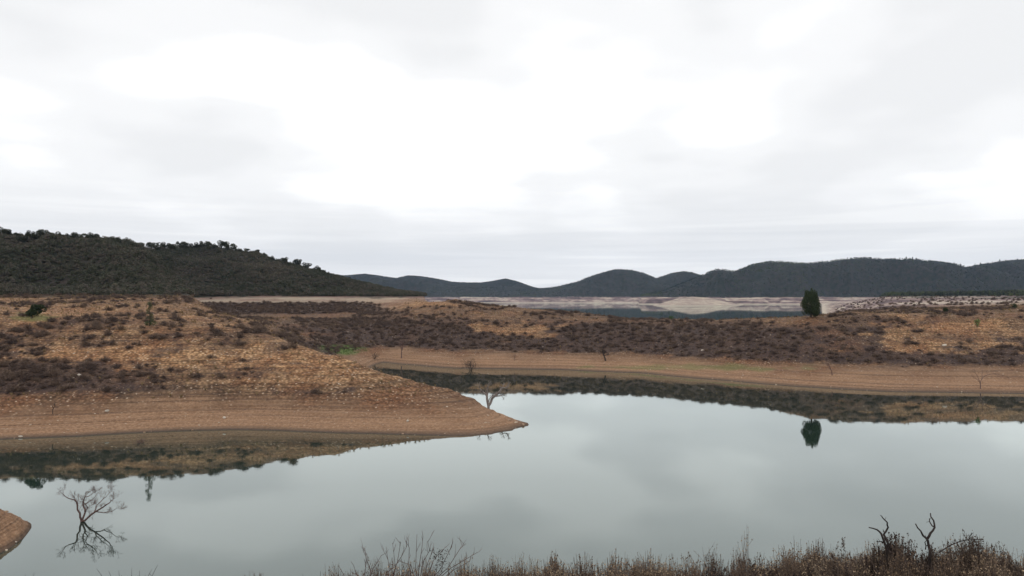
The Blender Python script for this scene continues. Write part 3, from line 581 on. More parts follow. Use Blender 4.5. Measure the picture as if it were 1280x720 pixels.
# ------------------------------------------------------------------ single trees
def oak_tree(name, seed, h=5.0, w=5.5, n=900, mat=None, lobes=9, trunk_h=.35, leaf=.16, label=None):
    rnd = random.Random(seed); root = empty(name, (0, 0, 0)); T = Tubes()
    T.tube([(0, 0, -.3), (rnd.gauss(0, .05), 0, h*trunk_h*.5), (rnd.gauss(0, .15), rnd.gauss(0, .1), h*trunk_h*1.1)], h*.035, h*.024, 7)
    for i in range(5):
        a_ = i*1.26+rnd.uniform(-.4, .4); T.tube([(0, 0, h*trunk_h*.8), (math.cos(a_)*w*.16, math.sin(a_)*w*.16, h*(trunk_h+.15)), (math.cos(a_)*w*.34, math.sin(a_)*w*.34, h*(trunk_h+.34))], h*.02, h*.007, 5)
    link('trunk', T.mesh('trunk'), M_BARK, root)
    v, f = leaf_cloud(n, w/2, w/2, h*(1-trunk_h)/2*1.1, leaf, seed, cz=h*(1+trunk_h)/2*.98, lobes=lobes)
    link('crown', mesh_np('crown', v, f, False), mat or M_OAK, root); return root
def pine_like(name, seed, h=7.0, w=3.0, n=900):
    root = empty(name, (0, 0, 0)); T = Tubes(); T.tube([(0, 0, -.4), (.05, 0, h*.5), (0, 0, h*.95)], h*.022, h*.006, 6); link('trunk', T.mesh('trunk'), M_BARK, root)
    def shp(p):
        t = (p[:, 2]+1)/2; k = (1-.75*np.clip(t, 0, 1)); p = p.copy(); p[:, 0] *= k; p[:, 1] *= k; return p
    v, f = leaf_cloud(n, w/2, w/2, h*.48, .40, seed, cz=h*.50, lobes=10, shape=shp); link('crown', mesh_np('crown', v, f, False), M_FAR, root); return root

oaks = [oak_tree('oak_tree', 500+i, 5.0+.4*(i % 3), 5.2+.7*(i % 2), 1900, lobes=9+i % 3, leaf=.2, trunk_h=.22) for i in range(4)]
SKY_L = [(2, 1.0), (10, .8), (20, .7), (28, .75), (37, .75), (46, 1.0), (53, 1.05), (61, .7), (70, .95), (77, .7), (88, 1.05), (94, 1.2), (100, .6), (111, 1.15), (119, 1.1), (139, .75), (147, .55), (174, .8), (188, .95), (195, 1.0), (206, .9), (213, .75), (226, 1.0), (233, .8), (243, 1.0), (250, .7), (256, 1.15), (262, .9), (268, .7), (278, 1.05), (284, .65), (291, .85), (300, .5), (308, .55), (322, .6), (330, .55), (339, .6), (356, .7), (372, .95), (383, .85), (396, .8), (402, .65), (420, .5), (436, .45)]
first = [True]*4
for k, (p_, s_) in enumerate(SKY_L):
    lay = LAYERS[0] if p_ < 160 else LAYERS[1]; dd = lay[1]*RNG.uniform(.965, 1.0); o = oaks[k % 4]
    s_ *= 1.2 if p_ >= 160 else .85
    g_ = np.arange(lay[1]*.8, lay[1]*1.15, 2.0); zz_ = land(np.full(g_.shape, float(p_)), g_); dd = g_[np.argmax((zz_-H)/g_)]-RNG.uniform(0, 3); loc = P(p_, dd); loc.z -= 1.1*s_
    ORD = ['first', 'second', 'third', 'fourth', 'fifth', 'sixth', 'seventh', 'eighth', 'ninth', 'tenth', 'eleventh', 'twelfth', 'thirteenth', 'fourteenth', 'fifteenth', 'sixteenth', 'seventeenth', 'eighteenth', 'nineteenth', 'twentieth']
    od = ORD[sum((160 <= q_ < 300) if 160 <= p_ < 300 else (q_ < 160 if p_ < 160 else q_ >= 300) for q_, _ in SKY_L[:k])]
    if p_ < 160: lb = 'small dark oak, %s from the left on the nearer left hill crest' % od; gp = 'oaks on the crest of the nearer left hill'
    elif p_ < 300: lb = 'dark oak, %s from the left in the row on the hill saddle' % od; gp = 'oaks in a row on the saddle of the left hill'
    else: lb = 'small tree, %s from the left along the falling shoulder of the hill' % od; gp = 'trees on the falling shoulder of the left hill'
    if first[k % 4]: first[k % 4] = False; t = o; t.location = loc; t.scale = (s_,)*3; t.rotation_euler = (0, 0, RNG.uniform(0, 6))
    else: t = copy_tree(o, loc, RNG.uniform(0, 6), (s_, s_, s_*RNG.uniform(.85, 1.1)))
    tag(t, lb, 'tree', gp)
pines = [pine_like('pine_tree', 520+i, 7+.8*i, 5.0) for i in range(3)]; first = [True]*3
RIGHT = [925, 931, 936, 941, 947, 953, 958, 963, 970, 977, 985, 990, 996, 1002, 1008, 1014, 1021, 1028, 1035, 1041, 1080, 1084, 1089, 1094, 1099, 1107, 1125, 1128, 1133, 1138, 1141, 1146, 1151, 1158, 1163, 1171, 1178, 1185, 1193, 1201, 1212, 1219, 1226, 1234, 1241, 1250, 1257, 1264, 1272]
for k, p_ in enumerate(RIGHT):
    dd = (2280 if p_ < 1205 else 2600)
    g_ = np.arange(dd*.85, dd*1.12, 6); zz_ = land(np.full(g_.shape, float(p_)), g_); j = np.argmax((zz_-H)/g_); loc = P(p_, g_[j]); loc.z -= 1.6
    s_ = RNG.uniform(.55, 1.15)*(1.3 if p_ > 1205 else 1); s_ *= 1.25 if p_ in (1084, 1089, 1133, 1138, 1141) else 1; o = pines[k % 3]
    if first[k % 3]: first[k % 3] = False; t = o; t.location = loc; t.scale = (s_,)*3
    else: t = copy_tree(o, loc, RNG.uniform(0, 6), (s_, s_, s_*RNG.uniform(.85, 1.1)))
    if p_ < 1205: tag(t, 'small pointed pine on the skyline of the long right hill', 'tree', 'pines along the crest of the right hill')
    else: tag(t, 'tiny pointed pine on the bluish ridge at the far right edge', 'tree', 'pines on the bluish ridge at the far right')

# the lone juniper on the shelf
dJ = 192.0; jl = P(1013.5, dJ); jl.z = ZI(398, dJ)
gz = land_at(1013.5, dJ)
jl.z = gz
root = empty('juniper_tree', jl)
T = Tubes(); rnd = random.Random(3)
T.tube([(0, 0, -.4), (.05, 0, 1.0), (0, .05, 3.0), (.1, 0, 6.0)], .26, .05, 8)
for i in range(14):
    a_ = i*2.4; h0 = .7+i*.3; T.tube([(0, 0, h0), (math.cos(a_)*1.0, math.sin(a_)*1.0, h0+.7), (math.cos(a_)*1.9*(1-i/22), math.sin(a_)*1.9*(1-i/22), h0+1.7)], .08, .02, 5)
link('trunk', T.mesh('trunk'), M_BARK, root)
g = np.random.default_rng(12); parts = []
for i in range(46):
    t = g.uniform(0, 1)**1.05; hh = .9+t*5.3; rad = 2.95*math.sqrt(max(.05, 1-((t-.36)/.66)**2)); an = g.uniform(0, 6.28); rr = rad*g.uniform(.3, .68)
    if abs(an-4.4) < .5 and hh < 2.6 and i > 8: continue
    v, f = leaf_cloud(430, .72, .72, 1.0, .085, 900+i); v = v+np.array([math.cos(an)*rr, math.sin(an)*rr, hh]); parts.append((v, f))
v, f = leaf_cloud(500, .38, .38, .9, .085, 777, cz=6.4); parts.append((v+np.array([.15, 0, 0]), f))
v, f = leaf_cloud(5200, 2.2, 2.2, 2.7, .12, 778, cz=3.4); parts.append((v, f))
v, f = join_np(parts); link('crown', mesh_np('crown', v, f, False), M_CON, root)
tag(root, 'lone dense dark green juniper standing on the brown shelf above the water', 'tree')

# round bush and slender sapling on the peninsula shelf, bushes elsewhere
def leafy_bush(name, px_, py_, w, h, label, seed, mat=M_CON, n=2200, leaf=.07, dd=None):
    d_ = dd or cast(px_, py_); loc = P(px_, d_); loc.z -= .05; root = empty(name, loc); T = Tubes(); rnd = random.Random(seed)
    for i in range(7):
        a_ = rnd.uniform(0, 6.28); T.tube([(0, 0, -.1), (math.cos(a_)*w*.1, math.sin(a_)*w*.1, h*.3), (math.cos(a_)*w*.3, math.sin(a_)*w*.3, h*.7)], .05, .015, 5)
    link('stem', T.mesh('stem'), M_BARK, root)
    v, f = leaf_cloud(n, w/2, w/2, h*.52, leaf, seed, cz=h*.5, lobes=12); link('foliage', mesh_np('foliage', v, f, False), mat, root)
    return tag(root, label, 'bush')
leafy_bush('round_bush', 46, 387, 3.6, 2.2, 'rounded dark green bush on the upper left shelf of the peninsula', 31, n=5200, leaf=.09, dd=137)
leafy_bush('low_bush', 1266, 386, 2.6, 1.7, 'small dark green bush near the right edge below the hill', 33)
leafy_bush('low_bush', 1221, 408, 1.6, 1.9, 'olive green bush among orange soil right of the juniper', 34, M_GREEN, 900)
leafy_bush('low_bush', 839, 399.5, 1.8, 1.2, 'pale olive bush on the shelf edge in front of the far water', 35, M_GREEN, 700)
leafy_bush('low_bush', 1182, 391, 1.5, 1.7, 'small dark bush on the shelf between juniper and right edge', 36)
d_ = 131; loc = P(187, d_); root = empty('sapling', loc); T = Tubes(); T.tube([(0, 0, -.1), (.1, 0, 1.5), (-.08, 0, 2.8), (.1, 0, 4.0)], .06, .012, 5); rnd = random.Random(8)
pts_ = []
for i in range(20):
    h0 = .5+i*.165; a_ = rnd.uniform(0, 6.28); e_ = Vector((math.cos(a_)*.45*(1.15-h0/4.3), math.sin(a_)*.45*(1.1-h0/4.3), h0+.35)); T.tube([(0, 0, h0), e_], .02, .006, 4); pts_.append(e_)
link('trunk', T.mesh('trunk'), M_BARK, root); parts = []
for i, e_ in enumerate(pts_): v, f = leaf_cloud(70, .34, .34, .26, .055, 950+i); parts.append((v+np.array(e_), f))
for i in range(5): v, f = leaf_cloud(160, .6, .6, .4, .06, 980+i); parts.append((v+np.array((rnd.gauss(0, .5), rnd.gauss(0, .4), .4)), f))
v, f = join_np(parts); link('foliage', mesh_np('foliage', v, f, False), M_CON, root); tag(root, 'slender green sapling on the peninsula shelf, right of the round bush', 'tree')

# ------------------------------------------------------------------ dead trees
def limbs_tree(name, base, trunk, limbs, mat, label, seed, r0, twig=(2, .28), unit=1.0, cat='dead tree', spread=.55, up=.25, kids=(2, 3), mid=.35, crook=.25, rmin=.003):
    """trunk and limbs drawn as joint lists (x, depth, z) in metres over the base; twigs grow from their joints"""
    root = empty(name, base); rnd = random.Random(seed)
    if trunk:
        T = Tubes(); T.tube(trunk, r0, r0*.75, 8); link('trunk', T.mesh('trunk'), mat, root)
    for li, (pts, ra, rb) in enumerate(limbs):
        T = Tubes(); pp = []
        for i in range(len(pts)-1):
            a_, b_ = Vector(pts[i]), Vector(pts[i+1]); pp += [a_, (a_+b_)/2+Vector((rnd.gauss(0, 1), rnd.gauss(0, 1), rnd.gauss(0, 1)))*(b_-a_).length*.05]
        pp.append(Vector(pts[-1])); T.tube(pp, ra, rb, 6)
        n_ = len(pts)
        for i in range(1, n_):
            dv = (Vector(pts[i])-Vector(pts[i-1])).normalized()
            last = i == n_-1
            for k in range(3 if last else rnd.choice((1, 2, 2))):
                if not last and rnd.random() > mid*2.2: continue
                v = (dv+Vector((rnd.gauss(0, spread), rnd.gauss(0, spread), rnd.gauss(0, spread)+up))).normalized()
                rr = ra+(rb-ra)*i/(n_-1)
                grow(T, pts[i], v, twig[1]*rnd.uniform(.7, 1.3), min(rr*.6, rb*1.1), twig[0] if last else max(twig[0]-1, 0)+(rnd.random() < .5), rnd, spread, up*.6, .72, crook, kids, rmin)
        link('branch', T.mesh('branch'), mat, root)
    return tag(root, label, cat)
def cv(pts, ox, oy, k, rnd, dep=.35):      # crop units -> metres
    out = []; y = 0
    for i, (a_, b_) in enumerate(pts):
        if i: y += rnd.uniform(-dep, dep)*.5
        out.append(((a_-ox)/k, y, (oy-b_)/k))
    return out
rn = random.Random(21); d1 = H*F/(651-HOR); k1 = 6*F/d1
def c1(p): return cv(p, 265, 366, k1, rn, .45)
LIMB = [(c1([(265, 360), (260, 300), (235, 235), (212, 205), (165, 192), (135, 160)]), .085, .022),
        (c1([(270, 350), (284, 300), (262, 262), (274, 190), (312, 178)]), .08, .022),
        (c1([(285, 292), (316, 262), (308, 228), (352, 200), (395, 155)]), .045, .016),
        (c1([(268, 358), (310, 342), (368, 292), (430, 256), (488, 218), (520, 195)]), .095, .022),
        (c1([(360, 292), (366, 250), (408, 205), (440, 170)]), .045, .016),
        (c1([(370, 292), (430, 302), (495, 290), (535, 262)]), .045, .015)]
limbs_tree('dead_tree', Vector(((104-640)/F*d1, d1, 0)), [(0, 0, -1.2), (-.02, 0, -.2), (0, 0, .12)], LIMB, M_DEAD, 'bare reddish dead tree rising out of the water at the lower left, mirrored below', 5, .13, (3, .36), mid=.8, kids=(2, 3), rmin=.008)
d2 = 120.0; k2 = 6*F/d2
def c2(p): return cv(p, 303, 380, k2, rn, .5)
L2 = [(c2([(302, 335), (292, 270), (268, 242), (238, 212)]), .22, .09), (c2([(292, 272), (293, 222), (300, 192)]), .15, .09), (c2([(305, 340), (330, 290), (360, 262), (386, 238), (410, 208), (440, 208)]), .22, .09), (c2([(358, 270), (396, 267)]), .14, .07), (c2([(306, 312), (316, 285), (332, 266)]), .08, .05)]
limbs_tree('dead_tree', P(610.5, d2, -.02), [(0, 0, -1.2), (.02, 0, .4), (0, 0, .95)], L2, M_BLEACH, 'forked bleached dead tree standing near the tip of the peninsula', 9, .26, (2, .42), mid=.6, rmin=.022)
def wild(name, px_, py_, h, label, seed, mat=M_DEAD, stems=1, lean=(0, 0), depth=3, r=.12, spread=.5, water=False, cat='dead tree', dd=None, ratio=.7, fan=.35):
    d_ = dd or (H*F/(py_-HOR) if water else cast(px_, py_)); loc = P(px_, d_, -.05 if water else None); root = empty(name, loc); rnd = random.Random(seed); T = Tubes()
    if stems == 1:
        T.tube([(0, 0, -.3), (lean[0]*h*.12, 0, h*.2), (lean[0]*h*.3, lean[1]*h*.3, h*.38)], r, r*.75, 6); link('trunk', T.mesh('trunk'), mat, root); T = Tubes()
        for k in range(3): grow(T, (lean[0]*h*.3, lean[1]*h*.3, h*.37), (lean[0]+rnd.gauss(0, .45), rnd.gauss(0, .4), .9), h*.28, r*.6, depth-1, rnd, spread, .15, ratio, rmin=.016)
        link('branch', T.mesh('branch'), mat, root)
    else:
        for k in range(stems):
            T = Tubes(); a_ = k*6.28/stems+rnd.uniform(-.3, .3); grow(T, (rnd.gauss(0, .1), rnd.gauss(0, .1), -.2), (math.cos(a_)*fan+lean[0], math.sin(a_)*fan+lean[1], 1), h*.42, r*.6, depth-1, rnd, spread*.8, .15, ratio, rmin=.014); link('branch', T.mesh('branch'), mat, root)
    return tag(root, label, cat)
wild('dead_tree', 502, 448, 5.0, 'thin grey dead tree on the inlet shore behind the peninsula', 41, M_BLEACH if False else M_DEAD, 1, (0, 0), 4, .17)
wild('dead_shrub', 468, 449, 2.6, 'sprawling bare shrub at the inlet head, left of the thin dead tree', 42, M_DEADDARK, 7, (-.3, 0), 3, .10, fan=.9, cat='dead shrub')
wild('dead_shrub', 480, 436, 2.0, 'pale curved dead stem beside the green grass patch', 43, M_BLEACH, 1, (.2, 0), 2, .05, cat='dead shrub')
wild('dead_shrub', 589, 462.5, 3.6, 'many stemmed bare shrub standing in the inlet water', 44, M_DEADDARK, 13, (0, 0), 4, .06, water=True, fan=.8, cat='dead shrub')
wild('dead_shrub', 643, 451, 2.3, 'small bare sapling on the far shore, right of the shrub in the water', 45, M_DEAD, 3, (0, 0), 3, .04, cat='dead shrub')
wild('dead_tree', 757, 451, 3.6, 'dark crooked dead tree leaning left on the far shore', 46, M_DEADDARK, 1, (-.45, 0), 3, .2)
wild('dead_shrub', 1040, 469, 3.2, 'thin bare stem leaning left on the shore below the juniper', 47, M_DEAD, 1, (-.35, 0), 2, .10, cat='dead shrub')
dR = cast(1224.5, 486); kR = F/dR; bR = P(1224.5, dR)
LR = [([(0, 0, 1.2), (-.5, .1, 2.4), (-1.1, 0, 3.6)], .06, .02), ([(0, 0, 1.2), (.5, .2, 2.2), (.4, 0, 3.4)], .06, .02), ([(.3, 0, 1.8), (1.4, .1, 2.6), (2.6, 0, 2.9), (3.9, .2, 2.6), (5.6, .1, 1.9)], .06, .02), ([(0, 0, 1.0), (-.9, -.3, 1.9), (-1.4, 0, 2.3)], .04, .015)]
limbs_tree('dead_tree', bR, [(0, 0, -.3), (.05, 0, .6), (0, 0, 1.3)], LR, M_DEAD, 'pale brown dead tree at the right waterline with one long branch drooping right', 48, .11, (2, .55), mid=.3)
wild('dead_shrub', 67, 518, 1.7, 'small forked dead stem on the bare lower left shore of the peninsula', 49, M_DEADDARK, 1, (0, 0), 3, .06, cat='dead shrub')
wild('dead_shrub', 177, 553, 1.1, 'tangle of drowned twigs at the left peninsula waterline', 50, M_DEAD, 16, (0, 0), 3, .04, water=True, fan=1.6, spread=.8, cat='dead shrub')
wild('dead_shrub', 693, 452, 1.3, 'little bare twig bush on the far shore before the dark scrub', 52, M_DEAD, 4, (0, 0), 2, .03, cat='dead shrub')

# single boulders
for k, (p_, y_, s_, lb) in enumerate([(27, 546, .42, 'white boulder on the waterline at the far left of the peninsula'), (135, 515, .55, 'pale block lying on the bare lower shore of the peninsula'), (281, 522, .5, 'pale stone on the lower shore in the middle of the peninsula'),
    (645, 528, .5, 'brown boulder close to the peninsula tip'), (654, 530.5, .45, 'outermost brown rock at the very tip of the peninsula'), (636, 525, .42, 'rust brown rock on the back edge of the peninsula tip'), (510, 527, .45, 'pale stone among the gravel in front of the forked dead tree'), (100, 470, .6, 'pale rock in the scrub belt of the peninsula'), (22, 677, .16, 'small white stone on the spit at the lower left'),
    (878, 438, .9, 'light rock outcrop in the brown scrub of the far bank'), (1180, 432, .9, 'light rock on the orange patch of the far bank')]):
    d_ = cast(p_, y_); loc = P(p_, d_); o = link('boulder', stone_mesh('boulder', 600+k, .7), M_STONE if k in (3, 4, 5) else None, None, loc)
    if not o.data.materials: o.data.materials.append(bpy.data.materials.get('pale_stone') or plant_mat('pale_stone', [(.2, (.34, .29, .23)), (.8, (.52, .46, .39))]))
    o.scale = (s_*1.3, s_, s_); o.rotation_euler = (0, 0, k*1.3); tag(o, lb, 'rock')

# ------------------------------------------------------------------ the brush in the foreground
def brush_parts(seed, stems, h, w, leafy=1.0, side=3, headsz=.016, lean=0.0):
    rnd = random.Random(seed); T = Tubes(); Hh = Tubes()
    for i in range(stems):
        a_ = rnd.uniform(0, 6.283); r = w*rnd.uniform(0, .5); b = Vector((math.cos(a_)*r*.6, math.sin(a_)*r*.6, -.1)); hh = h*rnd.uniform(.55, 1.08)*(1-.35*(2*r/w)**2)
        t = Vector((math.cos(a_)*r*1.25+rnd.gauss(0, .05)+lean*hh, math.sin(a_)*r*1.25+rnd.gauss(0, .05), hh)); m_ = b.lerp(t, .5)+Vector((rnd.gauss(0, .03), rnd.gauss(0, .03), 0))
        T.tube([b, m_, t], .0055, .0022, 3); tips = [(m_, t)]
        for k in range(side):
            f = rnd.uniform(.35, .85); p = b.lerp(t, f); e_ = p+Vector((rnd.gauss(0, .07), rnd.gauss(0, .07), rnd.uniform(.08, .24)*h)); T.tube([p, e_], .003, .0015, 3); tips.append((p, e_))
        for (p, e_) in tips:
            for k in range(int(rnd.uniform(3, 8)*leafy)):
                Hh.leaf(p.lerp(e_, rnd.uniform(.35, 1.03))+Vector((rnd.gauss(0, .008), rnd.gauss(0, .008), 0)), headsz*rnd.uniform(.6, 1.4), rnd)
    return T, Hh
def brush(name, seed, stems, h, w, leafy=1.0, side=3, mat_h=None, headsz=.016, lean=0.0, leafname='seed_heads'):
    root = empty(name, (0, 0, 0)); T, Hh = brush_parts(seed, stems, h, w, leafy, side, headsz, lean)
    link('stems', T.mesh('stems'), M_STEM, root)
    if Hh.V: link(leafname, mesh_np(leafname, Hh.V, Hh.F, False), mat_h or M_HEAD, root)
    return root
def TOP(px_):      # photo row of the brush tops
    return float(np.interp(px_, [0, 380, 430, 470, 600, 640, 700, 760, 800, 860, 900, 950, 1000, 1050, 1100, 1150, 1180, 1210, 1240, 1280], [735, 728, 715, 706, 703, 702, 697, 697, 698, 693, 689, 689, 684, 686, 684, 689, 686, 682, 684, 688]))
protos = [brush('heather_shrub', 700+i, (95, 70, 120)[i % 3], (.95, .85, 1.05)[i % 3], (.75, .95, .6)[i % 3], (1.0, 1.7, .8)[i % 3], 4, (None, M_DARKLEAF, None, None, None, None)[i], (.016, .022, .014)[i % 3], (0, .12, -.1)[i % 3]) for i in range(6)]; used = [False]*6
bp_ = []
for k in range(285):
    px_ = RNG.uniform(395, 1330) if k < 255 else RNG.uniform(300, 470); dd = RNG.choice([12.6, 13.6, 14.6, 15.8, 17.2])+RNG.uniform(-.5, .5); x_ = (px_-640)/F*dd
    gz = float(near_ground(x_, dd)); top = ZI(TOP(px_)+RNG.uniform(-6, 15)+(9 if dd < 13.2 else 0), dd); hgt = top-gz
    if hgt < .15: continue
    s_ = min(hgt, 1.7)/1.03
    if hgt > 1.7: gz = top-1.7
    i = k % 6; rz = RNG.uniform(0, 6.28); wd = RNG.uniform(.8, 1.3)
    if not used[i]: used[i] = True; t = protos[i]; t.location = (x_, dd, gz); t.rotation_euler = (0, 0, rz); t.scale = (wd, wd, s_)
    else: t = copy_tree(protos[i], (x_, dd, gz), rz, (wd, wd, s_))
    wh = 'among and left of the bare shrubs' if px_ < 610 else 'between the bare shrubs and the narrow tufted shrub' if px_ < 691 else 'between the tufted shrub and the tallest thin stems' if px_ < 930 else 'between the tallest thin stems and the dead branches' if px_ < 1104 else 'around the two dead branches' if px_ < 1165 else 'around the broad rounded shrub' if px_ < 1250 else 'in the lower right corner'
    tag(t, 'brown dry heather ' + wh + ' in the foreground', 'shrub', 'dry heather shrubs ' + wh)
# low filler: dry grass on the bank between the shrubs
n = 5200; xx = RNG.uniform(-12, 15, n); yy = RNG.uniform(8, 24, n); zz_ = near_ground(xx, yy); pp = 640+F*xx/yy; topz = H-(np.interp(pp, [0, 400, 700, 1280], [735, 722, 702, 692])+6-HOR)*yy/F
hs = np.clip(topz-zz_, .05, .9); keep = (topz > zz_+.1)
pr = np.stack([xx, yy, zz_], 1)[keep]; sc_ = np.stack([np.full(keep.sum(), .9), np.full(keep.sum(), .9), hs[keep]*2.2*RNG.uniform(.5, 1, keep.sum())], 1)
def fine_tuft(name, seed):
    rnd = random.Random(seed); T = Tubes()
    for i in range(30):
        a_ = rnd.uniform(0, 6.283); r = rnd.uniform(.1, 1)*.16; t = Vector((math.cos(a_)*r, math.sin(a_)*r, .4*rnd.uniform(.5, 1.1))); T.tube([(rnd.gauss(0, .02), rnd.gauss(0, .02), 0), t*.5+Vector((0, 0, .04)), t], .003, .0012, 3)
    return T.mesh(name)
scatter('bank_grass', pr, RNG.uniform(0, 6.28, len(pr)), sc_, [fine_tuft('bank_tuft_mesh', 800+i) for i in range(4)], plant_mat('bank_grass', [(.2, (.09, .055, .04)), (.5, (.18, .12, .08)), (.85, (.32, .23, .14))]), 'fine dry grass filling the foreground bank', cat='grass')

def fg(px_, py_, dd): return Vector(((px_-640)/F*dd, dd, ZI(py_, dd)))
def placed(root, px_, ytop, dd, h, w, label, cat='shrub'):
    root.location = fg(px_, ytop, dd)-Vector((0, 0, h)); root.scale = (w, w, 1); return tag(root, label, cat)
placed(brush('tufted_shrub', 751, 26, 1.3, .20, 1.4, 3, headsz=.02), 691, 684, 14, 1.3, 1, 'narrow dark tufted shrub rising left of centre from the foreground brush')
placed(brush('tufted_shrub', 752, 18, 1.2, .34, .8, 3), 774, 690, 14, 1.2, 1, 'thin twiggy upright shrub in the middle of the foreground brush')
placed(brush('tufted_shrub', 753, 16, 1.6, .34, .6, 2), 930, 662, 14, 1.6, 1, 'tallest thin stems sticking up from the foreground brush, left of the dark shrubs')
placed(brush('tufted_shrub', 754, 60, 1.4, .8, 1.4, 4), 992, 675, 14, 1.4, 1, 'broad rusty brown shrub in the foreground right of the tall thin stems')
placed(brush('tufted_shrub', 755, 24, 1.5, .3, 1.8, 3, M_DARKLEAF, .022), 1046, 667, 14, 1.5, 1, 'dark shrub with two withered tufts, left of the dead branches')
placed(brush('dark_shrub', 756, 220, 1.5, 1.05, 3.2, 5, M_DARKLEAF, .024, leafname='foliage'), 1118, 672, 13.6, 1.5, .95, 'dense almost black shrub at the foot of the left dead branch')
placed(brush('round_shrub', 757, 300, 1.4, 1.45, 2.2, 5, M_DARKLEAF, .018, leafname='foliage'), 1216, 672, 13.8, 1.4, .9, 'broad rounded brown shrub near the lower right corner')
placed(brush('dark_shrub', 758, 120, 1.25, .8, 2.5, 4, M_DARKLEAF, .02, leafname='foliage'), 1163, 686, 13.8, 1.2, 1, 'dark low shrub at the foot of the right dead branch')
# bare fanned shrubs, lower centre
def bare_shrub(px_, items, label, seed, dd=13.8, k=5.333, leafy=0):
    base = fg(px_, 738, dd); root = empty('bare_shrub', base); rnd = random.Random(seed); sc2 = k*F/dd
    for pts in items:
        T = Tubes(); p3 = []; y = rnd.uniform(-.15, .15)
        for (a_, b_) in pts:
            y += rnd.uniform(-.08, .08); wx = ((400+a_/k)-px_)/F*dd; wz = (738-(620+b_/k))/F*dd; p3.append(Vector((wx, y, wz)))
        T.tube(p3, .008, .003, 5)
        for i in range(1, len(p3)):
            dv = (p3[i]-p3[i-1]).normalized()
            for q_ in range(rnd.choice((1, 2))):
                grow(T, p3[i].lerp(p3[i-1], rnd.uniform(0, .7)), dv+Vector((rnd.gauss(0, .5), rnd.gauss(0, .4), rnd.uniform(.1, .5))), rnd.uniform(.08, .22), .0045, rnd.choice((0, 1)), rnd, .4, .3, .7, .15, (1, 2), .002)
        link('branch', T.mesh('branch'), M_DEAD, root)
    if leafy:
        T = Tubes()
        for i in range(220): T.leaf(Vector((((400+rnd.gauss(800, 32)/k)-px_)/F*dd, rnd.gauss(0, .06), (738-(620+rnd.uniform(350, 490)/k))/F*dd)), .018, rnd)
        link('leaf_tuft', mesh_np('leaf_tuft', T.V, T.F, False), M_DARKLEAF, root)
    return tag(root, label, 'bare shrub')
bare_shrub(462, [[(310, 620), (300, 520), (310, 430), (303, 340)], [(320, 620), (350, 480), (320, 420), (318, 370)], [(320, 620), (360, 470), (400, 410), (418, 375)], [(310, 620), (265, 480), (250, 435)], [(300, 620), (275, 510), (220, 490)], [(170, 620), (165, 520), (130, 455)]], 'leftmost small bare shrub with forked twigs at the lower centre', 61)
bare_shrub(487, [[(455, 620), (455, 480), (440, 375)], [(460, 620), (450, 500), (510, 450), (495, 290)], [(460, 600), (515, 440), (540, 300)], [(470, 600), (510, 455), (550, 390), (585, 320)]], 'bare shrub with straight upright twigs, second from the left at lower centre', 62)
bare_shrub(524, [[(650, 620), (640, 460), (648, 250)], [(650, 600), (665, 450), (685, 330), (690, 270)], [(660, 600), (690, 430), (735, 350), (725, 280)], [(640, 600), (600, 440), (605, 320), (590, 280)], [(640, 580), (610, 450), (560, 425)], [(680, 600), (720, 440), (765, 330)], [(690, 600), (800, 490), (870, 350), (885, 305)], [(700, 620), (850, 490), (930, 370), (970, 340)], [(700, 620), (880, 470), (990, 400), (1050, 370)], [(690, 600), (760, 420), (840, 330)], [(720, 620), (900, 480), (1000, 430)]], 'widest bare shrub fanning its thin branches to the right at lower centre', 63, leafy=1)
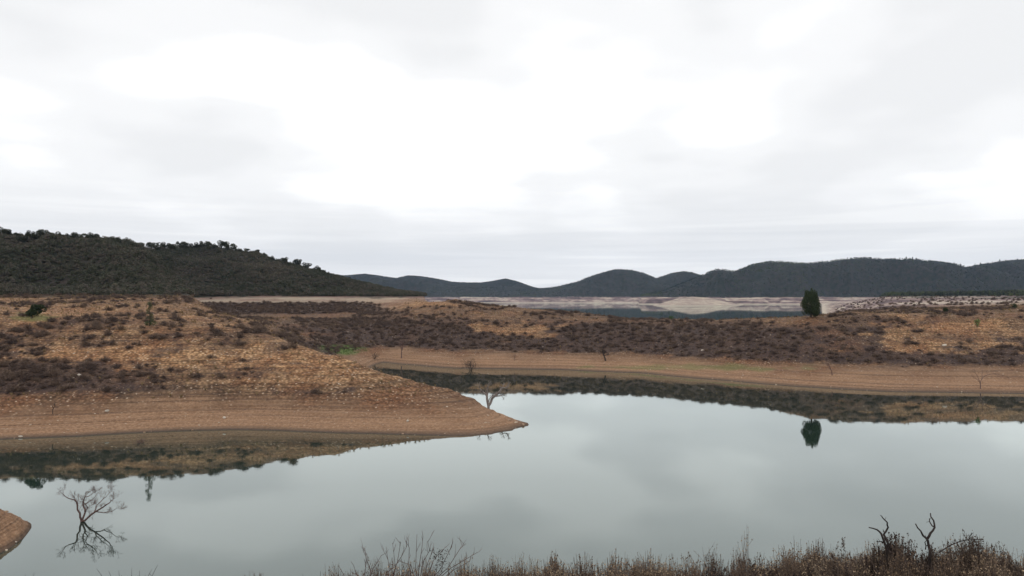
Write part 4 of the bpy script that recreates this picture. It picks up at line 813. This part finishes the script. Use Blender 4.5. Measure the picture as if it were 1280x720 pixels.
# dead branches
def dead_branches(px_, items, label, seed, dd=13.6, k=5.333, r=.022):
    base = fg(px_, 705, dd); root = empty('dead_branch', base); rnd = random.Random(seed)
    for pts, ra, rb in items:
        T = Tubes(); p3 = []; y = 0
        for j, (a_, b_) in enumerate(pts): y += rnd.uniform(-.06, .06) if j else 0; p3.append(Vector((((1040+a_/k)-px_)/F*dd, y, (705-(620+b_/k))/F*dd)))
        q3 = []
        for i in range(len(p3)-1):
            q3 += [p3[i], p3[i].lerp(p3[i+1], .5)+Vector((rnd.gauss(0, .008), 0, rnd.gauss(0, .008)))]
        q3.append(p3[-1]); T.tube(q3, ra, rb, 6)
        for q_ in range(2): i = rnd.randint(1, len(q3)-2); grow(T, q3[i], (rnd.gauss(0, 1), 0, rnd.uniform(0, 1)), .06, .005, 0, rnd, .3, .2, .6, .2, (1, 1), .002)
        link('limb', T.mesh('limb'), M_DEADDARK, root)
    return tag(root, label, 'dead branch')
dead_branches(1104, [([(365, 460), (345, 330), (318, 245), (280, 212), (235, 203)], .024, .010), ([(370, 460), (365, 310), (345, 255), (370, 205), (355, 168), (320, 135), (300, 115)], .024, .006), ([(340, 310), (310, 295), (280, 285)], .010, .006)], 'crooked grey dead branch with two arms above the dense dark shrub', 71)
dead_branches(1158, [([(640, 460), (632, 350), (620, 285), (600, 260), (582, 228), (548, 180)], .028, .009), ([(620, 285), (635, 235), (667, 200), (660, 155), (648, 110)], .024, .009), ([(667, 200), (650, 170), (652, 150)], .012, .006), ([(612, 350), (604, 300), (612, 285)], .010, .006)], 'tall Y shaped dead branch in the foreground between the two darkest shrubs', 72)
dead_branches(1212, [([(700, 370), (770, 320), (830, 295), (910, 278), (990, 282)], .012, .008), ([(905, 278), (918, 235)], .006, .003)], 'dry stick lying across the top of the broad rounded shrub', 73)
# left corner twigs
def twigs(px_, pys, xs_, label, seed, dd=14.0):
    root = empty('bare_twigs', fg(px_, 735, dd)); rnd = random.Random(seed)
    for x1, y1 in zip(xs_, pys):
        T = Tubes(); e_ = Vector(((x1-px_)/F*dd, rnd.gauss(0, .05), (735-y1)/F*dd)); b_ = Vector((e_.x*.5, 0, -.1)); T.tube([b_, b_.lerp(e_, .5)+Vector((rnd.gauss(0, .02), 0, .02)), e_], .007, .0025, 4)
        grow(T, b_.lerp(e_, .6), (rnd.gauss(0, .5), 0, 1), .09, .0035, 0, rnd); link('twig', T.mesh('twig'), M_DEADDARK, root)
    return tag(root, label, 'twigs')
twigs(165, [708, 713, 711, 709, 712, 706, 714], [125, 137, 151, 166, 176, 197, 187], 'row of bare twig tips poking up at the bottom edge, lower left', 81)
twigs(28, [715, 717], [44, 34], 'dark stick end at the bottom edge below the spit', 82)
twigs(395, [714, 717, 712], [381, 392, 402], 'few bare twigs left of the leftmost small bare shrub', 83)
print('objects', len(bpy.data.objects))
